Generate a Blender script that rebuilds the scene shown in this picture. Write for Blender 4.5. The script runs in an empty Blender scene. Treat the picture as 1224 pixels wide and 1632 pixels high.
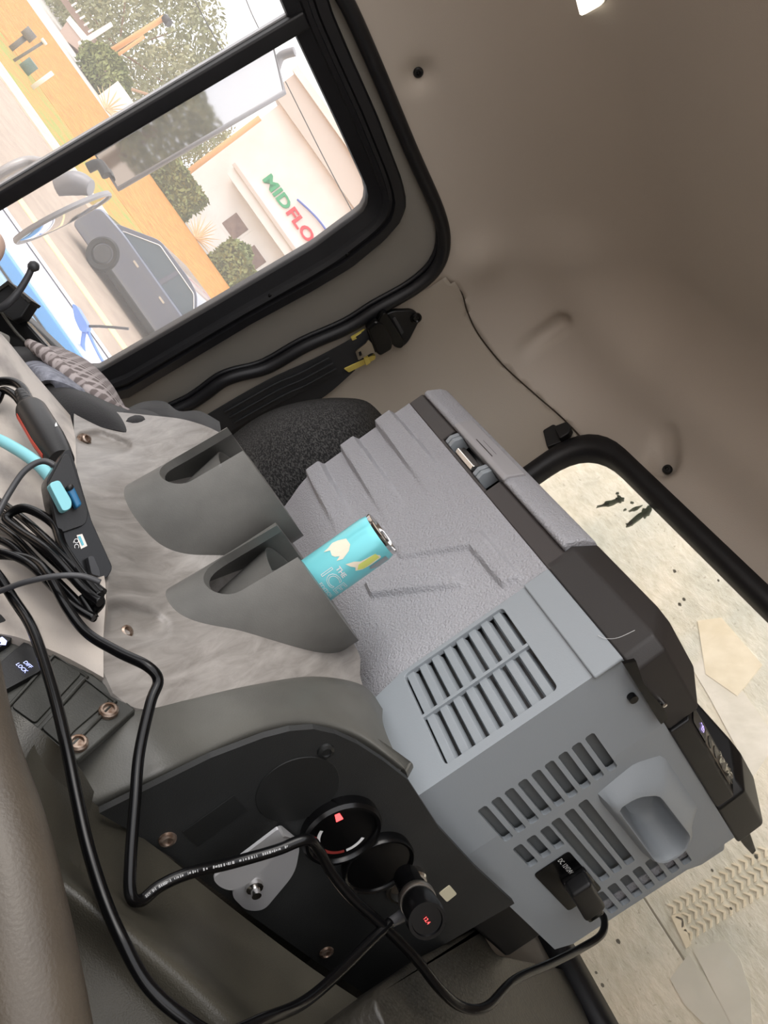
import bpy, bmesh, math, random
from mathutils import Vector as V, Matrix, noise
random.seed(7)
rad = math.radians
scene = bpy.context.scene
COL = scene.collection

# ------------------------------------------------------------------ camera, world, exposure
ROLL, PITCH, YAW, FPX = 35.3, -3.3, 42.5, 1300.0      # cab axes: +Y to the rear, -X passenger side
CZ = 2.8                                              # camera height above the road
CAM = V((0, 0, CZ))
_h = V((-math.sin(rad(YAW)), math.cos(rad(YAW)), 0)); R0 = V((math.cos(rad(YAW)), math.sin(rad(YAW)), 0)); UP = V((0, 0, 1))
FW = math.cos(rad(PITCH)) * _h + math.sin(rad(PITCH)) * UP
U0 = R0.cross(FW)
XC = math.cos(rad(ROLL)) * U0 + math.sin(rad(ROLL)) * R0
YC = math.sin(rad(ROLL)) * U0 - math.cos(rad(ROLL)) * R0
cd = bpy.data.cameras.new('camera'); cam = bpy.data.objects.new('camera', cd); COL.objects.link(cam)
cd.sensor_fit = 'VERTICAL'; cd.sensor_height = 36; cd.lens = FPX / 1632 * 36; cd.clip_start = .02; cd.clip_end = 500
m3 = Matrix((XC, YC, -FW)).transposed()
cam.matrix_world = Matrix.Translation(CAM) @ m3.to_4x4()
scene.camera = cam

world = bpy.data.worlds.new('overcast_sky'); scene.world = world; world.use_nodes = True
wn = world.node_tree.nodes; wl = world.node_tree.links
bg = wn['Background']
tc = wn.new('ShaderNodeTexCoord'); wno = wn.new('ShaderNodeTexNoise'); wno.inputs['Scale'].default_value = 2.2; wno.inputs['Detail'].default_value = 5
wr = wn.new('ShaderNodeValToRGB')
wr.color_ramp.elements[0].position = .35; wr.color_ramp.elements[0].color = (.80, .82, .90, 1)
wr.color_ramp.elements[1].position = .62; wr.color_ramp.elements[1].color = (1, .975, .96, 1)
wl.new(tc.outputs['Generated'], wno.inputs['Vector']); wl.new(wno.outputs['Fac'], wr.inputs['Fac']); wl.new(wr.outputs['Color'], bg.inputs['Color'])
bg.inputs['Strength'].default_value = 1.25
sd = bpy.data.lights.new('sun_through_cloud', 'SUN'); sd.energy = 0.6; sd.angle = rad(30); sd.color = (1, .95, .88)
sun = bpy.data.objects.new('sun_through_cloud', sd); COL.objects.link(sun)
sun.rotation_euler = V((.25, .75, -.75)).to_track_quat('-Z', 'Y').to_euler()
scene.view_settings.view_transform = 'Standard'; scene.view_settings.look = 'None'
scene.view_settings.gamma = 1; scene.view_settings.use_curve_mapping = False
scene.view_settings.exposure = 1.08

# ------------------------------------------------------------------ helpers
def ray(px, py): return FW + XC * ((px - 612) / FPX) - YC * ((py - 816) / FPX)
def W(px, py, d): return CAM + ray(px, py) * d
def onp(px, py, p0, n):
    d = ray(px, py); return CAM + d * ((p0 - CAM).dot(n) / d.dot(n))
def proj(p):
    q = p - CAM; z = q.dot(FW); return (612 + FPX * q.dot(XC) / z, 816 - FPX * q.dot(YC) / z)
def azv(a):
    g = rad(YAW - a); return V((-math.sin(g), math.cos(g), 0))
def inpoly(x, y, P):
    r = False; j = len(P) - 1
    for i in range(len(P)):
        if (P[i][1] > y) != (P[j][1] > y) and x < (P[j][0] - P[i][0]) * (y - P[i][1]) / (P[j][1] - P[i][1]) + P[i][0]: r = not r
        j = i
    return r
def sst(a, b, x):
    t = max(0, min(1, (x - a) / (b - a))); return t * t * (3 - 2 * t)
def segd(x, y, a, b):
    dx, dy = b[0] - a[0], b[1] - a[1]; L = dx * dx + dy * dy
    t = 0 if L == 0 else max(0, min(1, ((x - a[0]) * dx + (y - a[1]) * dy) / L))
    return math.hypot(x - a[0] - t * dx, y - a[1] - t * dy)
def pdist(x, y, P):   # signed distance, + inside
    d = min(segd(x, y, P[i - 1], P[i]) for i in range(len(P)))
    return d if inpoly(x, y, P) else -d

def S2L(c):
    return tuple((v / 12.92 if v <= .04045 else ((v + .055) / 1.055) ** 2.4) for v in c)
def RGB(r, g, b): return S2L((r / 255, g / 255, b / 255))
MATS = {}
def mat(name, col, rough=.5, metal=0, bump=0, bscale=200, var=0, vscale=8, col2=None, spec=.5, emit=0, ecol=None, trans=0, ior=1.45, alpha=1, coat=0, detail=4, stretch=None, sheen=0, lo=.35, hi=.65, bdist=.002):
    if name in MATS: return MATS[name]
    m = bpy.data.materials.new(name); m.use_nodes = True; nt = m.node_tree; N = nt.nodes; L = nt.links
    b = N['Principled BSDF']; b.inputs['Roughness'].default_value = rough; b.inputs['Metallic'].default_value = metal
    b.inputs['Specular IOR Level'].default_value = spec; b.inputs['IOR'].default_value = ior
    b.inputs['Base Color'].default_value = (*col, 1)
    if coat: b.inputs['Coat Weight'].default_value = coat
    if sheen: b.inputs['Sheen Weight'].default_value = sheen
    if trans: b.inputs['Transmission Weight'].default_value = trans
    if alpha < 1: b.inputs['Alpha'].default_value = alpha
    if emit: b.inputs['Emission Color'].default_value = (*(ecol or col), 1); b.inputs['Emission Strength'].default_value = emit
    vec = None
    if var or col2 or bump:
        t = N.new('ShaderNodeTexCoord'); mp = N.new('ShaderNodeMapping'); L.new(t.outputs['Object'], mp.inputs['Vector']); vec = mp.outputs['Vector']
        if stretch: mp.inputs['Scale'].default_value = stretch
    if var or col2:
        n = N.new('ShaderNodeTexNoise'); n.inputs['Scale'].default_value = vscale; n.inputs['Detail'].default_value = detail; L.new(vec, n.inputs['Vector'])
        r = N.new('ShaderNodeValToRGB'); r.color_ramp.elements[0].position = lo; r.color_ramp.elements[1].position = hi
        c2 = col2 or tuple(c * (1 - var) for c in col)
        r.color_ramp.elements[0].color = (*c2, 1); r.color_ramp.elements[1].color = (*col, 1)
        L.new(n.outputs['Fac'], r.inputs['Fac']); L.new(r.outputs['Color'], b.inputs['Base Color'])
    if bump:
        n2 = N.new('ShaderNodeTexNoise'); n2.inputs['Scale'].default_value = bscale; n2.inputs['Detail'].default_value = 3; L.new(vec, n2.inputs['Vector'])
        bp = N.new('ShaderNodeBump'); bp.inputs['Strength'].default_value = bump; bp.inputs['Distance'].default_value = bdist
        L.new(n2.outputs['Fac'], bp.inputs['Height']); L.new(bp.outputs['Normal'], b.inputs['Normal'])
    MATS[name] = m; return m

def tag(o, label=None, cat=None, group=None, kind=None):
    if label: o['label'] = label
    if cat: o['category'] = cat
    if group: o['group'] = group
    if kind: o['kind'] = kind
    return o
def empty(name, loc, label=None, cat=None, group=None, kind=None):
    o = bpy.data.objects.new(name, None); COL.objects.link(o); o.location = loc; o.empty_display_size = .05
    return tag(o, label, cat, group, kind)
def wloc(o):
    p = V(o.location)
    while o.parent: o = o.parent; p += V(o.location)
    return p
def mesh(name, vs, fs, m, parent=None, smooth=False, bevel=0, seg=2, sub=0, recalc=True, solid=0, weld=False, auto=None):
    vs = [V(v) for v in vs]; c = V((0, 0, 0))
    if vs:
        c = sum(vs, V((0, 0, 0))) / len(vs)
    me = bpy.data.meshes.new(name); me.from_pydata([v - c for v in vs], [], fs)
    if recalc or weld:
        bm = bmesh.new(); bm.from_mesh(me)
        if weld: bmesh.ops.remove_doubles(bm, verts=bm.verts, dist=1e-5)
        bmesh.ops.recalc_face_normals(bm, faces=bm.faces); bm.to_mesh(me); bm.free()
    me.materials.append(m)
    o = bpy.data.objects.new(name, me); COL.objects.link(o)
    if parent: o.parent = parent; o.location = c - wloc(parent)
    else: o.location = c
    if solid:
        md = o.modifiers.new('s', 'SOLIDIFY'); md.thickness = solid; md.offset = -1
    if bevel:
        md = o.modifiers.new('b', 'BEVEL'); md.width = bevel; md.segments = seg; md.limit_method = 'ANGLE'; md.angle_limit = rad(28)
        md.harden_normals = False
    if sub:
        md = o.modifiers.new('u', 'SUBSURF'); md.levels = sub; md.render_levels = sub
    if smooth:
        for p in me.polygons: p.use_smooth = True
    elif bevel:
        for p in me.polygons: p.use_smooth = True
        me.set_sharp_from_angle(angle=rad(180)) if False else None
        wn_ = o.modifiers.new('w', 'WEIGHTED_NORMAL'); wn_.keep_sharp = True
    if auto:
        for p in me.polygons: p.use_smooth = True
        me.set_sharp_from_angle(angle=rad(auto))
    return o
class Fr:   # local frame
    def __init__(s, O, U, Vv, N=None):
        s.O = V(O); s.U = V(U).normalized(); s.V = V(Vv).normalized(); s.N = V(N).normalized() if N is not None else s.U.cross(s.V).normalized()
    def p(s, u, v, n=0): return s.O + s.U * u + s.V * v + s.N * n
    def px(s, x, y, n=0):
        q = onp(x, y, s.O + s.N * n, s.N) - s.O; return (q.dot(s.U), q.dot(s.V))
def prism(name, poly, fr, n0, n1, m, parent=None, bevel=0, seg=2, smooth=False, scale1=1):
    k = len(poly); cx = sum(p[0] for p in poly) / k; cy = sum(p[1] for p in poly) / k
    vs = [fr.p(x, y, n0) for x, y in poly] + [fr.p(cx + (x - cx) * scale1, cy + (y - cy) * scale1, n1) for x, y in poly]
    fs = [tuple(range(k)), tuple(range(2 * k - 1, k - 1, -1))] + [(i, (i + 1) % k, k + (i + 1) % k, k + i) for i in range(k)]
    return mesh(name, vs, fs, m, parent, bevel=bevel, seg=seg, smooth=smooth)
def rr(x0, y0, x1, y1, r, n=5):
    P = []
    for cx, cy, a in ((x1 - r, y1 - r, 0), (x0 + r, y1 - r, 90), (x0 + r, y0 + r, 180), (x1 - r, y0 + r, 270)):
        for i in range(n + 1): t = rad(a + 90 * i / n); P.append((cx + r * math.cos(t), cy + r * math.sin(t)))
    return P
def roundpoly(P, r, n=5):
    out = []; k = len(P)
    for i in range(k):
        a, b, c = V(P[i - 1]), V(P[i]), V(P[(i + 1) % k]); rr_ = r[i] if isinstance(r, (list, tuple)) else r
        la, lc = (a - b).length, (c - b).length; d = min(rr_, la * .48, lc * .48)
        if d < 1e-6: out.append(tuple(b)); continue
        p, q = b + (a - b) * (d / la), b + (c - b) * (d / lc)
        for j in range(n + 1):
            t = j / n; out.append(tuple(p * (1 - t) ** 2 + b * 2 * t * (1 - t) + q * t * t))
    return out
def circ(cx, cy, r, n=32, r2=None): return [(cx + r * math.cos(2 * math.pi * i / n), cy + (r2 or r) * math.sin(2 * math.pi * i / n)) for i in range(n)]
def plate(name, outer, holes, fr, n0, n1, m, parent=None, bevel=0, fmap=None):
    """extruded flat plate with holes"""
    bm = bmesh.new(); es = []
    for lp in [outer] + list(holes):
        vv = [bm.verts.new((x, y, 0)) for x, y in lp]
        es += [bm.edges.new((vv[i], vv[(i + 1) % len(vv)])) for i in range(len(vv))]
    bmesh.ops.triangle_fill(bm, use_beauty=True, use_dissolve=False, edges=es, normal=(0, 0, 1))
    bmesh.ops.dissolve_limit(bm, angle_limit=.01, verts=bm.verts, edges=bm.edges)
    bm.verts.ensure_lookup_table(); bm.faces.ensure_lookup_table(); bm.verts.index_update()
    base = [(v.co.x, v.co.y) for v in bm.verts]; k = len(base)
    f0 = [tuple(v.index for v in f.verts) for f in bm.faces]
    be = [(e.verts[0].index, e.verts[1].index) for e in bm.edges if len(e.link_faces) == 1]
    bm.free()
    P = fmap or (lambda x, y, n: fr.p(x, y, n))
    vs = [P(x, y, n0) for x, y in base] + [P(x, y, n1) for x, y in base]
    fs = f0 + [tuple(i + k for i in reversed(f)) for f in f0] + [(a, b, b + k, a + k) for a, b in be]
    return mesh(name, vs, fs, m, parent, bevel=bevel, seg=2)
def crom(P, n, cyc=False):
    out = []; k = len(P)
    rng = range(k) if cyc else range(k - 1)
    for i in rng:
        if cyc: a, b, c, d = P[(i - 1) % k], P[i], P[(i + 1) % k], P[(i + 2) % k]
        else: a, b, c, d = P[max(i - 1, 0)], P[i], P[i + 1], P[min(i + 2, k - 1)]
        for j in range(n):
            t = j / n
            out.append((b * 2 + (c - a) * t + (a * 2 - b * 5 + c * 4 - d) * t * t + (b * 3 - a - c * 3 + d) * t ** 3) * .5)
    if not cyc: out.append(P[-1])
    return out
def tube(name, pts, r, m, parent=None, n=8, seg=10, cyc=False, flat=1, smoothpath=True, up=None):
    pts = [V(p) for p in pts]
    rs = r if isinstance(r, (list, tuple)) else [r] * len(pts)
    q = [V((p.x, p.y, p.z)) for p in pts]
    if smoothpath:
        pp = crom(q, n, cyc); rv = crom([V((x, 0, 0)) for x in rs], n, cyc); rv = [x.x for x in rv]
    else: pp, rv = q, rs
    k = len(pp); vs = []; fs = []
    T = [((pp[(i + 1) % k] - pp[i - 1]) if cyc else (pp[min(i + 1, k - 1)] - pp[max(i - 1, 0)])).normalized() for i in range(k)]
    nrm = (up if up is not None else T[0].orthogonal()).copy(); nrm = (nrm - T[0] * nrm.dot(T[0])).normalized()
    for i in range(k):
        nrm = nrm - T[i] * nrm.dot(T[i]); nrm.normalize(); b = T[i].cross(nrm)
        for j in range(seg):
            a = 2 * math.pi * j / seg; vs.append(pp[i] + nrm * (math.cos(a) * rv[i]) + b * (math.sin(a) * rv[i] * flat))
    for i in range(k if cyc else k - 1):
        for j in range(seg):
            i2 = (i + 1) % k; fs.append((i * seg + j, i * seg + (j + 1) % seg, i2 * seg + (j + 1) % seg, i2 * seg + j))
    if not cyc: fs += [tuple(range(seg - 1, -1, -1)), tuple(range((k - 1) * seg, k * seg))]
    o = mesh(name, vs, fs, m, parent); 
    for p in o.data.polygons: p.use_smooth = len(p.vertices) == 4
    return o
def ptube(name, P, r, m, parent=None, **k): return tube(name, [W(*p) for p in P], r, m, parent, **k)
def patch(name, ctrl, m, n=6, parent=None, thick=.008, skirt=0, disp=None):
    G = [[W(*c) if not isinstance(c, V) else c for c in row] for row in ctrl]
    rows = [crom(row, n) for row in G]
    cols = [crom([rows[i][j] for i in range(len(rows))], n) for j in range(len(rows[0]))]
    nu, nv = len(cols), len(cols[0]); vs = []; fs = []
    for i in range(nu):
        for j in range(nv):
            p = cols[i][j]
            if disp: p = p + (CAM - p).normalized() * disp(p)
            vs.append(p)
    for i in range(nu - 1):
        for j in range(nv - 1): fs.append((i * nv + j, (i + 1) * nv + j, (i + 1) * nv + j + 1, i * nv + j + 1))
    if thick:
        k = len(vs)
        # vertex normals toward camera
        nr = []
        for i in range(nu):
            for j in range(nv):
                a = vs[min(i + 1, nu - 1) * nv + j] - vs[max(i - 1, 0) * nv + j]; b = vs[i * nv + min(j + 1, nv - 1)] - vs[i * nv + max(j - 1, 0)]
                q = a.cross(b)
                if q.dot(CAM - vs[i * nv + j]) < 0: q = -q
                nr.append(q.normalized() if q.length > 0 else (CAM - vs[i * nv + j]).normalized())
        vs += [vs[i] - nr[i] * thick for i in range(k)]
        fs += [tuple(x + k for x in reversed(f)) for f in fs]
        B = [i * nv for i in range(nu)] + [(nu - 1) * nv + j for j in range(1, nv)] + [i * nv + nv - 1 for i in range(nu - 2, -1, -1)] + [j for j in range(nv - 2, 0, -1)]
        fs += [(B[i], B[(i + 1) % len(B)], B[(i + 1) % len(B)] + k, B[i] + k) for i in range(len(B))]
    o = mesh(name, vs, fs, m, parent, auto=50)
    return o
def lathe(name, prof, fr, m, parent=None, seg=32, auto=35):
    """prof list of (r, n) along fr.N"""
    vs = []; fs = []; k = len(prof)
    for r, h in prof:
        for j in range(seg): a = 2 * math.pi * j / seg; vs.append(fr.p(r * math.cos(a), r * math.sin(a), h))
    for i in range(k - 1):
        for j in range(seg): fs.append((i * seg + j, i * seg + (j + 1) % seg, (i + 1) * seg + (j + 1) % seg, (i + 1) * seg + j))
    if prof[0][0] > 1e-5: fs.append(tuple(range(seg)))
    if prof[-1][0] > 1e-5: fs.append(tuple(range((k - 1) * seg, k * seg)))
    return mesh(name, vs, fs, m, parent, auto=auto, weld=True)
def textverts(s, size, depth=.0, bold=0, outline=False):
    cu = bpy.data.curves.new('t', 'FONT'); cu.body = s; cu.size = size; cu.align_x = 'LEFT'; cu.offset = bold; cu.resolution_u = 3
    if outline: cu.fill_mode = 'NONE'; cu.bevel_depth = outline; cu.bevel_resolution = 0
    o = bpy.data.objects.new('t', cu); COL.objects.link(o)
    dg = bpy.context.evaluated_depsgraph_get(); me = bpy.data.meshes.new_from_object(o.evaluated_get(dg))
    vs = [V(v.co) for v in me.vertices]; fs = [tuple(p.vertices) for p in me.polygons]
    bpy.data.objects.remove(o); bpy.data.curves.remove(cu); bpy.data.meshes.remove(me)
    return vs, fs
def text(name, s, size, fr, m, parent=None, n=.0006, bold=0, fmap=None, center=True, outline=False, sx=1):
    vs, fs = textverts(s, size, 0, bold, outline)
    x0 = min(v.x for v in vs); x1 = max(v.x for v in vs); y0 = min(v.y for v in vs); y1 = max(v.y for v in vs)
    cx, cy = ((x0 + x1) / 2, (y0 + y1) / 2) if center else (x0, y0)
    P = fmap or (lambda x, y, z: fr.p(x, y, n + z))
    return mesh(name, [P((v.x - cx) * sx, v.y - cy, v.z) for v in vs], fs, m, parent, recalc=False)

# ------------------------------------------------------------------ materials
M_head = mat('headliner_vinyl', RGB(188, 179, 168), .46, bump=.15, bscale=500, var=.05, vscale=3)
M_pill = mat('pillar_vinyl', RGB(176, 167, 154), .5, bump=.15, bscale=500, var=.05, vscale=3)
M_door = mat('door_paint', RGB(132, 128, 121), .5, bump=.05, bscale=400)
M_rub = mat('black_rubber', RGB(24, 24, 27), .45, bump=.05, bscale=300, var=.25, vscale=30)
M_blk = mat('black_plastic', RGB(18, 18, 19), .42, bump=.08, bscale=900)
M_blks = mat('black_gloss', RGB(9, 9, 10), .24, spec=.4)
M_lid = mat('lid_black_plastic', RGB(62, 57, 56), .5, bump=.15, bscale=1200)
M_cgr = mat('cooler_textured_grey', RGB(168, 168, 173), .42, bump=.8, bscale=380, var=.05, vscale=380, bdist=.003)
M_csm = mat('cooler_smooth_grey', RGB(146, 152, 157), .42, bump=.04, bscale=600)
M_cons = mat('console_grey_plastic', RGB(108, 107, 103), .45, bump=.10, bscale=700, col2=RGB(92, 91, 88), vscale=14)
def streaks(name, c1, c2, d, rough):
    m = bpy.data.materials.new(name); m.use_nodes = True; N = m.node_tree.nodes; L = m.node_tree.links; b = N['Principled BSDF']
    t = N.new('ShaderNodeTexCoord'); mp = N.new('ShaderNodeMapping'); mp.vector_type = 'TEXTURE'; mp.inputs['Rotation'].default_value = (0, 0, math.atan2(d.y, d.x)); mp.inputs['Scale'].default_value = (6, 1, 1.5)
    L.new(t.outputs['Object'], mp.inputs['Vector'])
    n = N.new('ShaderNodeTexNoise'); n.inputs['Scale'].default_value = 70; n.inputs['Detail'].default_value = 8; n.inputs['Roughness'].default_value = .65; n.inputs['Distortion'].default_value = .6; L.new(mp.outputs['Vector'], n.inputs['Vector'])
    r = N.new('ShaderNodeValToRGB'); r.color_ramp.elements[0].position = .32; r.color_ramp.elements[1].position = .66; r.color_ramp.elements[0].color = (*c2, 1); r.color_ramp.elements[1].color = (*c1, 1)
    L.new(n.outputs['Fac'], r.inputs['Fac']); L.new(r.outputs['Color'], b.inputs['Base Color'])
    q = N.new('ShaderNodeMapRange'); q.inputs['To Min'].default_value = rough - .12; q.inputs['To Max'].default_value = rough + .12; L.new(n.outputs['Fac'], q.inputs['Value']); L.new(q.outputs[0], b.inputs['Roughness'])
    bp = N.new('ShaderNodeBump'); bp.inputs['Strength'].default_value = .25; bp.inputs['Distance'].default_value = .002; L.new(n.outputs['Fac'], bp.inputs['Height']); L.new(bp.outputs['Normal'], b.inputs['Normal'])
    MATS[name] = m; return m
M_deck = streaks('console_worn_plastic', RGB(150, 145, 140), RGB(118, 113, 108), W(300, 860, .93) - W(190, 885, .83), .42)
M_dash = mat('dash_scuffed_plastic', RGB(174, 165, 156), .45, bump=.12, bscale=500, col2=RGB(110, 102, 97), vscale=10, stretch=(1, 2.5, 1), detail=9, lo=.3, hi=.55)
M_trim = mat('dark_trim_plastic', RGB(62, 59, 51), .34, bump=.2, bscale=900, col2=RGB(46, 44, 38), vscale=9)
M_panel = mat('gauge_panel_plastic', RGB(40, 41, 41), .55, bump=.15, bscale=900, col2=RGB(31, 32, 32), vscale=14)
M_pan2 = mat('panel_blank_black', RGB(24, 25, 25), .5, bump=.1, bscale=900)
M_sw = mat('switch_plastic', RGB(60, 60, 56), .5, bump=.15, bscale=800, col2=RGB(46, 46, 42), vscale=25)
M_alu = mat('brushed_aluminium', RGB(200, 200, 202), .45, metal=.55, bump=.05, bscale=300)
M_chr = mat('chrome', RGB(215, 213, 210), .15, metal=1)
M_cable = mat('cable_pvc', RGB(7, 7, 8), .24, spec=.35)
M_cable2 = mat('cable_grey', RGB(60, 60, 62), .4)
M_teal = mat('teal_cable', RGB(132, 196, 204), .5)
M_white = mat('white_plastic', RGB(232, 230, 222), .5)
M_wtxt = mat('white_print', RGB(225, 225, 225), .6)
M_red = mat('red_print', RGB(206, 70, 50), .5)
M_redlit = mat('red_lit', RGB(255, 70, 70), .5, emit=1.2, ecol=(1, .08, .08))
M_bluelit = mat('blue_lit', RGB(150, 160, 255), .5, emit=1.0, ecol=(.45, .5, 1))
M_purlit = mat('violet_lit', RGB(190, 170, 255), .5, emit=1.1, ecol=(.5, .4, 1))
M_seat = mat('seat_weave', RGB(74, 73, 72), .9, bump=1, bscale=260, col2=RGB(26, 26, 26), vscale=240, lo=.45, hi=.6, stretch=(1, 1, 1.8))
M_vinyl = mat('dark_vinyl', RGB(42, 39, 33), .45, bump=.4, bscale=220, col2=RGB(31, 29, 25), vscale=18)
M_jblk = mat('jacket_fleece_black', RGB(20, 19, 21), .95, bump=.3, bscale=500, sheen=.15)
M_belt = mat('belt_webbing', RGB(40, 41, 43), .7, bump=.4, bscale=500)
M_yel = mat('yellow_plastic', RGB(205, 185, 95), .5)
M_steel = mat('latch_steel', RGB(190, 182, 172), .3, metal=1)
M_rust = mat('rusty_bolt', RGB(165, 150, 138), .4, metal=.7, col2=RGB(95, 70, 52), vscale=140)

# ------------------------------------------------------------------ cab shell (headliner, pillar trim, rear header)
TAU = math.tan(rad(10)); YW = 1.35; ZR = .60; RB = .26
def shell(p):   # p relative to camera; negative inside
    x, y, z = p
    a = max(-1.4 + TAU * z - x + RB, 0); b = max(y - YW + RB, 0); c = max(z - ZR + RB, 0)
    return math.sqrt(a * a + b * b + c * c) - RB
def march(o, d, tmax=3.2):
    if shell(o + d * tmax) < 0: return None
    lo, hi = 0, tmax
    for _ in range(26):
        mid = (lo + hi) / 2
        if shell(o + d * mid) < 0: lo = mid
        else: hi = mid
    return hi
def hit(px, py, off=0):
    d = ray(px, py).normalized(); t = march(V((0, 0, 0)), d, 4); return CAM + d * (t - off)
def snorm(p):
    e = .002; q = p - CAM
    g = V((shell(q + V((e, 0, 0))) - shell(q - V((e, 0, 0))), shell(q + V((0, e, 0))) - shell(q - V((0, e, 0))), shell(q + V((0, 0, e))) - shell(q - V((0, 0, e)))))
    return -g.normalized()      # pointing into the cab
# door plane frame (u = rearward, v = up the leaning door, n into the cab)
DO = CAM + V((-1.4, 0, 0)); DV = V((math.sin(rad(10)), 0, math.cos(rad(10)))); DF = Fr(DO, V((0, 1, 0)), DV, V((0, 1, 0)).cross(DV))
if DF.N.x < 0: DF.N = -DF.N
seal_px = [(520, -60), (560, 20), (600, 110), (655, 240), (697, 335), (707, 385), (695, 425), (660, 458), (600, 492), (555, 520), (489, 549), (440, 577), (415, 588), (378, 597), (352, 608), (322, 630), (286, 650)]
seal = [DF.px(*p) for p in seal_px]; seal = [(seal[0][0] - .5, seal[0][1] + .01), (seal[0][0] - .25, seal[0][1] + .01)] + seal
u0_, v0_ = seal[-1]; seal += [(u0_ - .03, v0_ - .18), (u0_ - .1, v0_ - .35)]
door_open = seal + [(-.6, v0_ - .35), (-.6, seal[0][1])]
RF = Fr(CAM + V((0, YW, 0)), V((1, 0, 0)), UP, V((0, -1, 0)))
rw = roundpoly([(-1.075, .345), (.62, .355), (.62, -.225), (-1.075, -.225)], .11, 8)
clips = [(668, 120, 1), (884, 536, 2), (1058, 738, 3)]
CP = [(hit(x, y), k) for x, y, k in clips]
_g2a, _g2b = hit(897, 512), hit(838, 556)
_g3a = hit(1062, 700)
_bump = hit(765, 412); _bump2 = hit(800, 470)
def disp(p):    # outward push (m) for the moulded recesses
    d = 0
    for c, k in CP:
        r = (p - c).length
        if k == 1: d += .014 * math.exp(-(r / .022) ** 2)
        if k == 3: d += .014 * math.exp(-(r / .020) ** 2)
    def sd(a, b):
        ab = b - a; t = max(0, min(1, (p - a).dot(ab) / ab.dot(ab))); return (p - a - ab * t).length, t
    r, t = sd(_g2a, _g2b); d += .026 * math.exp(-(r / .018) ** 4) * (1 - .8 * t)
    r, t = sd(CP[2][0], _g3a); d += .024 * math.exp(-(r / .028) ** 4) * (1 - .55 * t)
    d -= .018 * math.exp(-((p - _bump).length / .05) ** 2)
    l = p - CAM
    if l.y > .9: d -= .022 * math.exp(-((l.z - .50) / .055) ** 2) * sst(.95, 1.1, l.y)
    return d
pillar_px = [(690, 452), (712, 440), (735, 465), (745, 497), (762, 532), (800, 580), (850, 626), (900, 670), (948, 721), (910, 760), (870, 900), (800, 1300), (150, 1300), (150, 640), (290, 660), (420, 600), (600, 500)]
def build_shell():
    o = V((-.35, .35, .05)); azs = [-28 + i * .42 for i in range(int(215 / .42))]; els = [-32 + i * .42 for i in range(int(122 / .42) + 1)]
    # azimuth measured from -X toward +Y
    P = []
    for a in azs:
        row = []
        for e in els:
            d = V((-math.cos(rad(a)) * math.cos(rad(e)), math.sin(rad(a)) * math.cos(rad(e)), math.sin(rad(e))))
            t = march(o, d)
            row.append(None if t is None else CAM + o + d * t)
        P.append(row)
    lists = {'h': ([], [], {}), 'p': ([], [], {}), 'r': ([], [], {})}
    for i in range(len(azs) - 1):
        for j in range(len(els) - 1):
            q = [P[i][j], P[i + 1][j], P[i + 1][j + 1], P[i][j + 1]]
            if any(x is None for x in q): continue
            c = (q[0] + q[1] + q[2] + q[3]) / 4; l = c - CAM
            if l.y < -.55 or l.x > .95 or l.z < -.62: continue
            if l.x < -1.15 + TAU * l.z:
                w = c - DO; uv = (w.dot(DF.U), w.dot(DF.V))
                if inpoly(uv[0], uv[1], door_open) and abs(w.dot(DF.N)) < .16: continue
            if l.y > 1.2 and inpoly(l.x, l.z, rw): continue
            px = proj(c); k = 'p' if inpoly(px[0], px[1], pillar_px) and l.z < .42 else ('r' if (l.y > 1.3 and l.z < -.16) else 'h')
            if k == 'h' and l.z < .2 and l.x < -1.2 and l.y > .7: k = 'p'
            vs, fs, ix = lists[k]; f = []
            for (a, b), pt in zip(((i, j), (i + 1, j), (i + 1, j + 1), (i, j + 1)), q):
                if (a, b) not in ix:
                    nn = snorm(pt); s = disp(pt) if k != 'r' else 0
                    ix[(a, b)] = len(vs); vs.append(pt - nn * s)
                f.append(ix[(a, b)])
            fs.append(tuple(f))
    for k, nm, m in (('h', 'ceiling', M_head), ('p', 'wall_passenger', M_pill), ('r', 'wall_rear', M_pill)):
        vs, fs, ix = lists[k]
        if fs:
            ob = mesh(nm, vs, fs, m, smooth=True, recalc=False, solid=0); tag(ob, kind='structure')
            ob.data.update()
            # outer skin so that the shell has thickness
            c0 = ob.data.polygons[0]
            inward = (CAM + V((-.35, .35, .05)) - (ob.location + c0.center)).dot(c0.normal) > 0
            md = ob.modifiers.new('s', 'SOLIDIFY'); md.thickness = .012; md.offset = -1 if inward else 1
build_shell()
# seam line between headliner and pillar trim
seam = [(712, 440), (735, 465), (745, 497), (762, 532), (800, 580), (850, 626), (900, 670), (948, 721)]
tag(tube('trim_1', [hit(x, y, .0005) for x, y in seam], .0018, mat('seam_shadow_gap', RGB(60, 52, 44), .8), n=6, seg=6), kind='structure')

# door: panel, weatherstrip, window frame, divider, panes
door = empty('door_1', DF.p(.6, -.4), kind='structure')
dpan_out = [(u + .012, v) for u, v in seal] + [(-.75, v0_ - .35), (-.75, seal[0][1])]
fo_px = [(506, -60), (530, 20), (562, 95), (600, 180), (640, 285), (648, 322), (638, 352), (612, 382), (560, 425), (500, 461), (400, 515), (300, 575), (205, 632)]
fo = [DF.px(*p) for p in fo_px]
_vb = fo[-1][1] - .07; fo = fo + [(fo[-1][0] - .03, _vb), (-.35, _vb), (-.35, fo[0][1])]
hole = [(u, v) for u, v in fo]
plate('door_panel', dpan_out, [[(u * .985 + .008, v * .985) for u, v in hole]], DF, -.03, -.012, M_door, door)
gi_px = [(420, -60), (446, 0), (466, 48), (540, 205), (580, 292), (585, 315), (575, 335), (540, 360), (500, 390), (330, 490), (160, 588)]
gi = [DF.px(*p, -.02) for p in gi_px]
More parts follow.
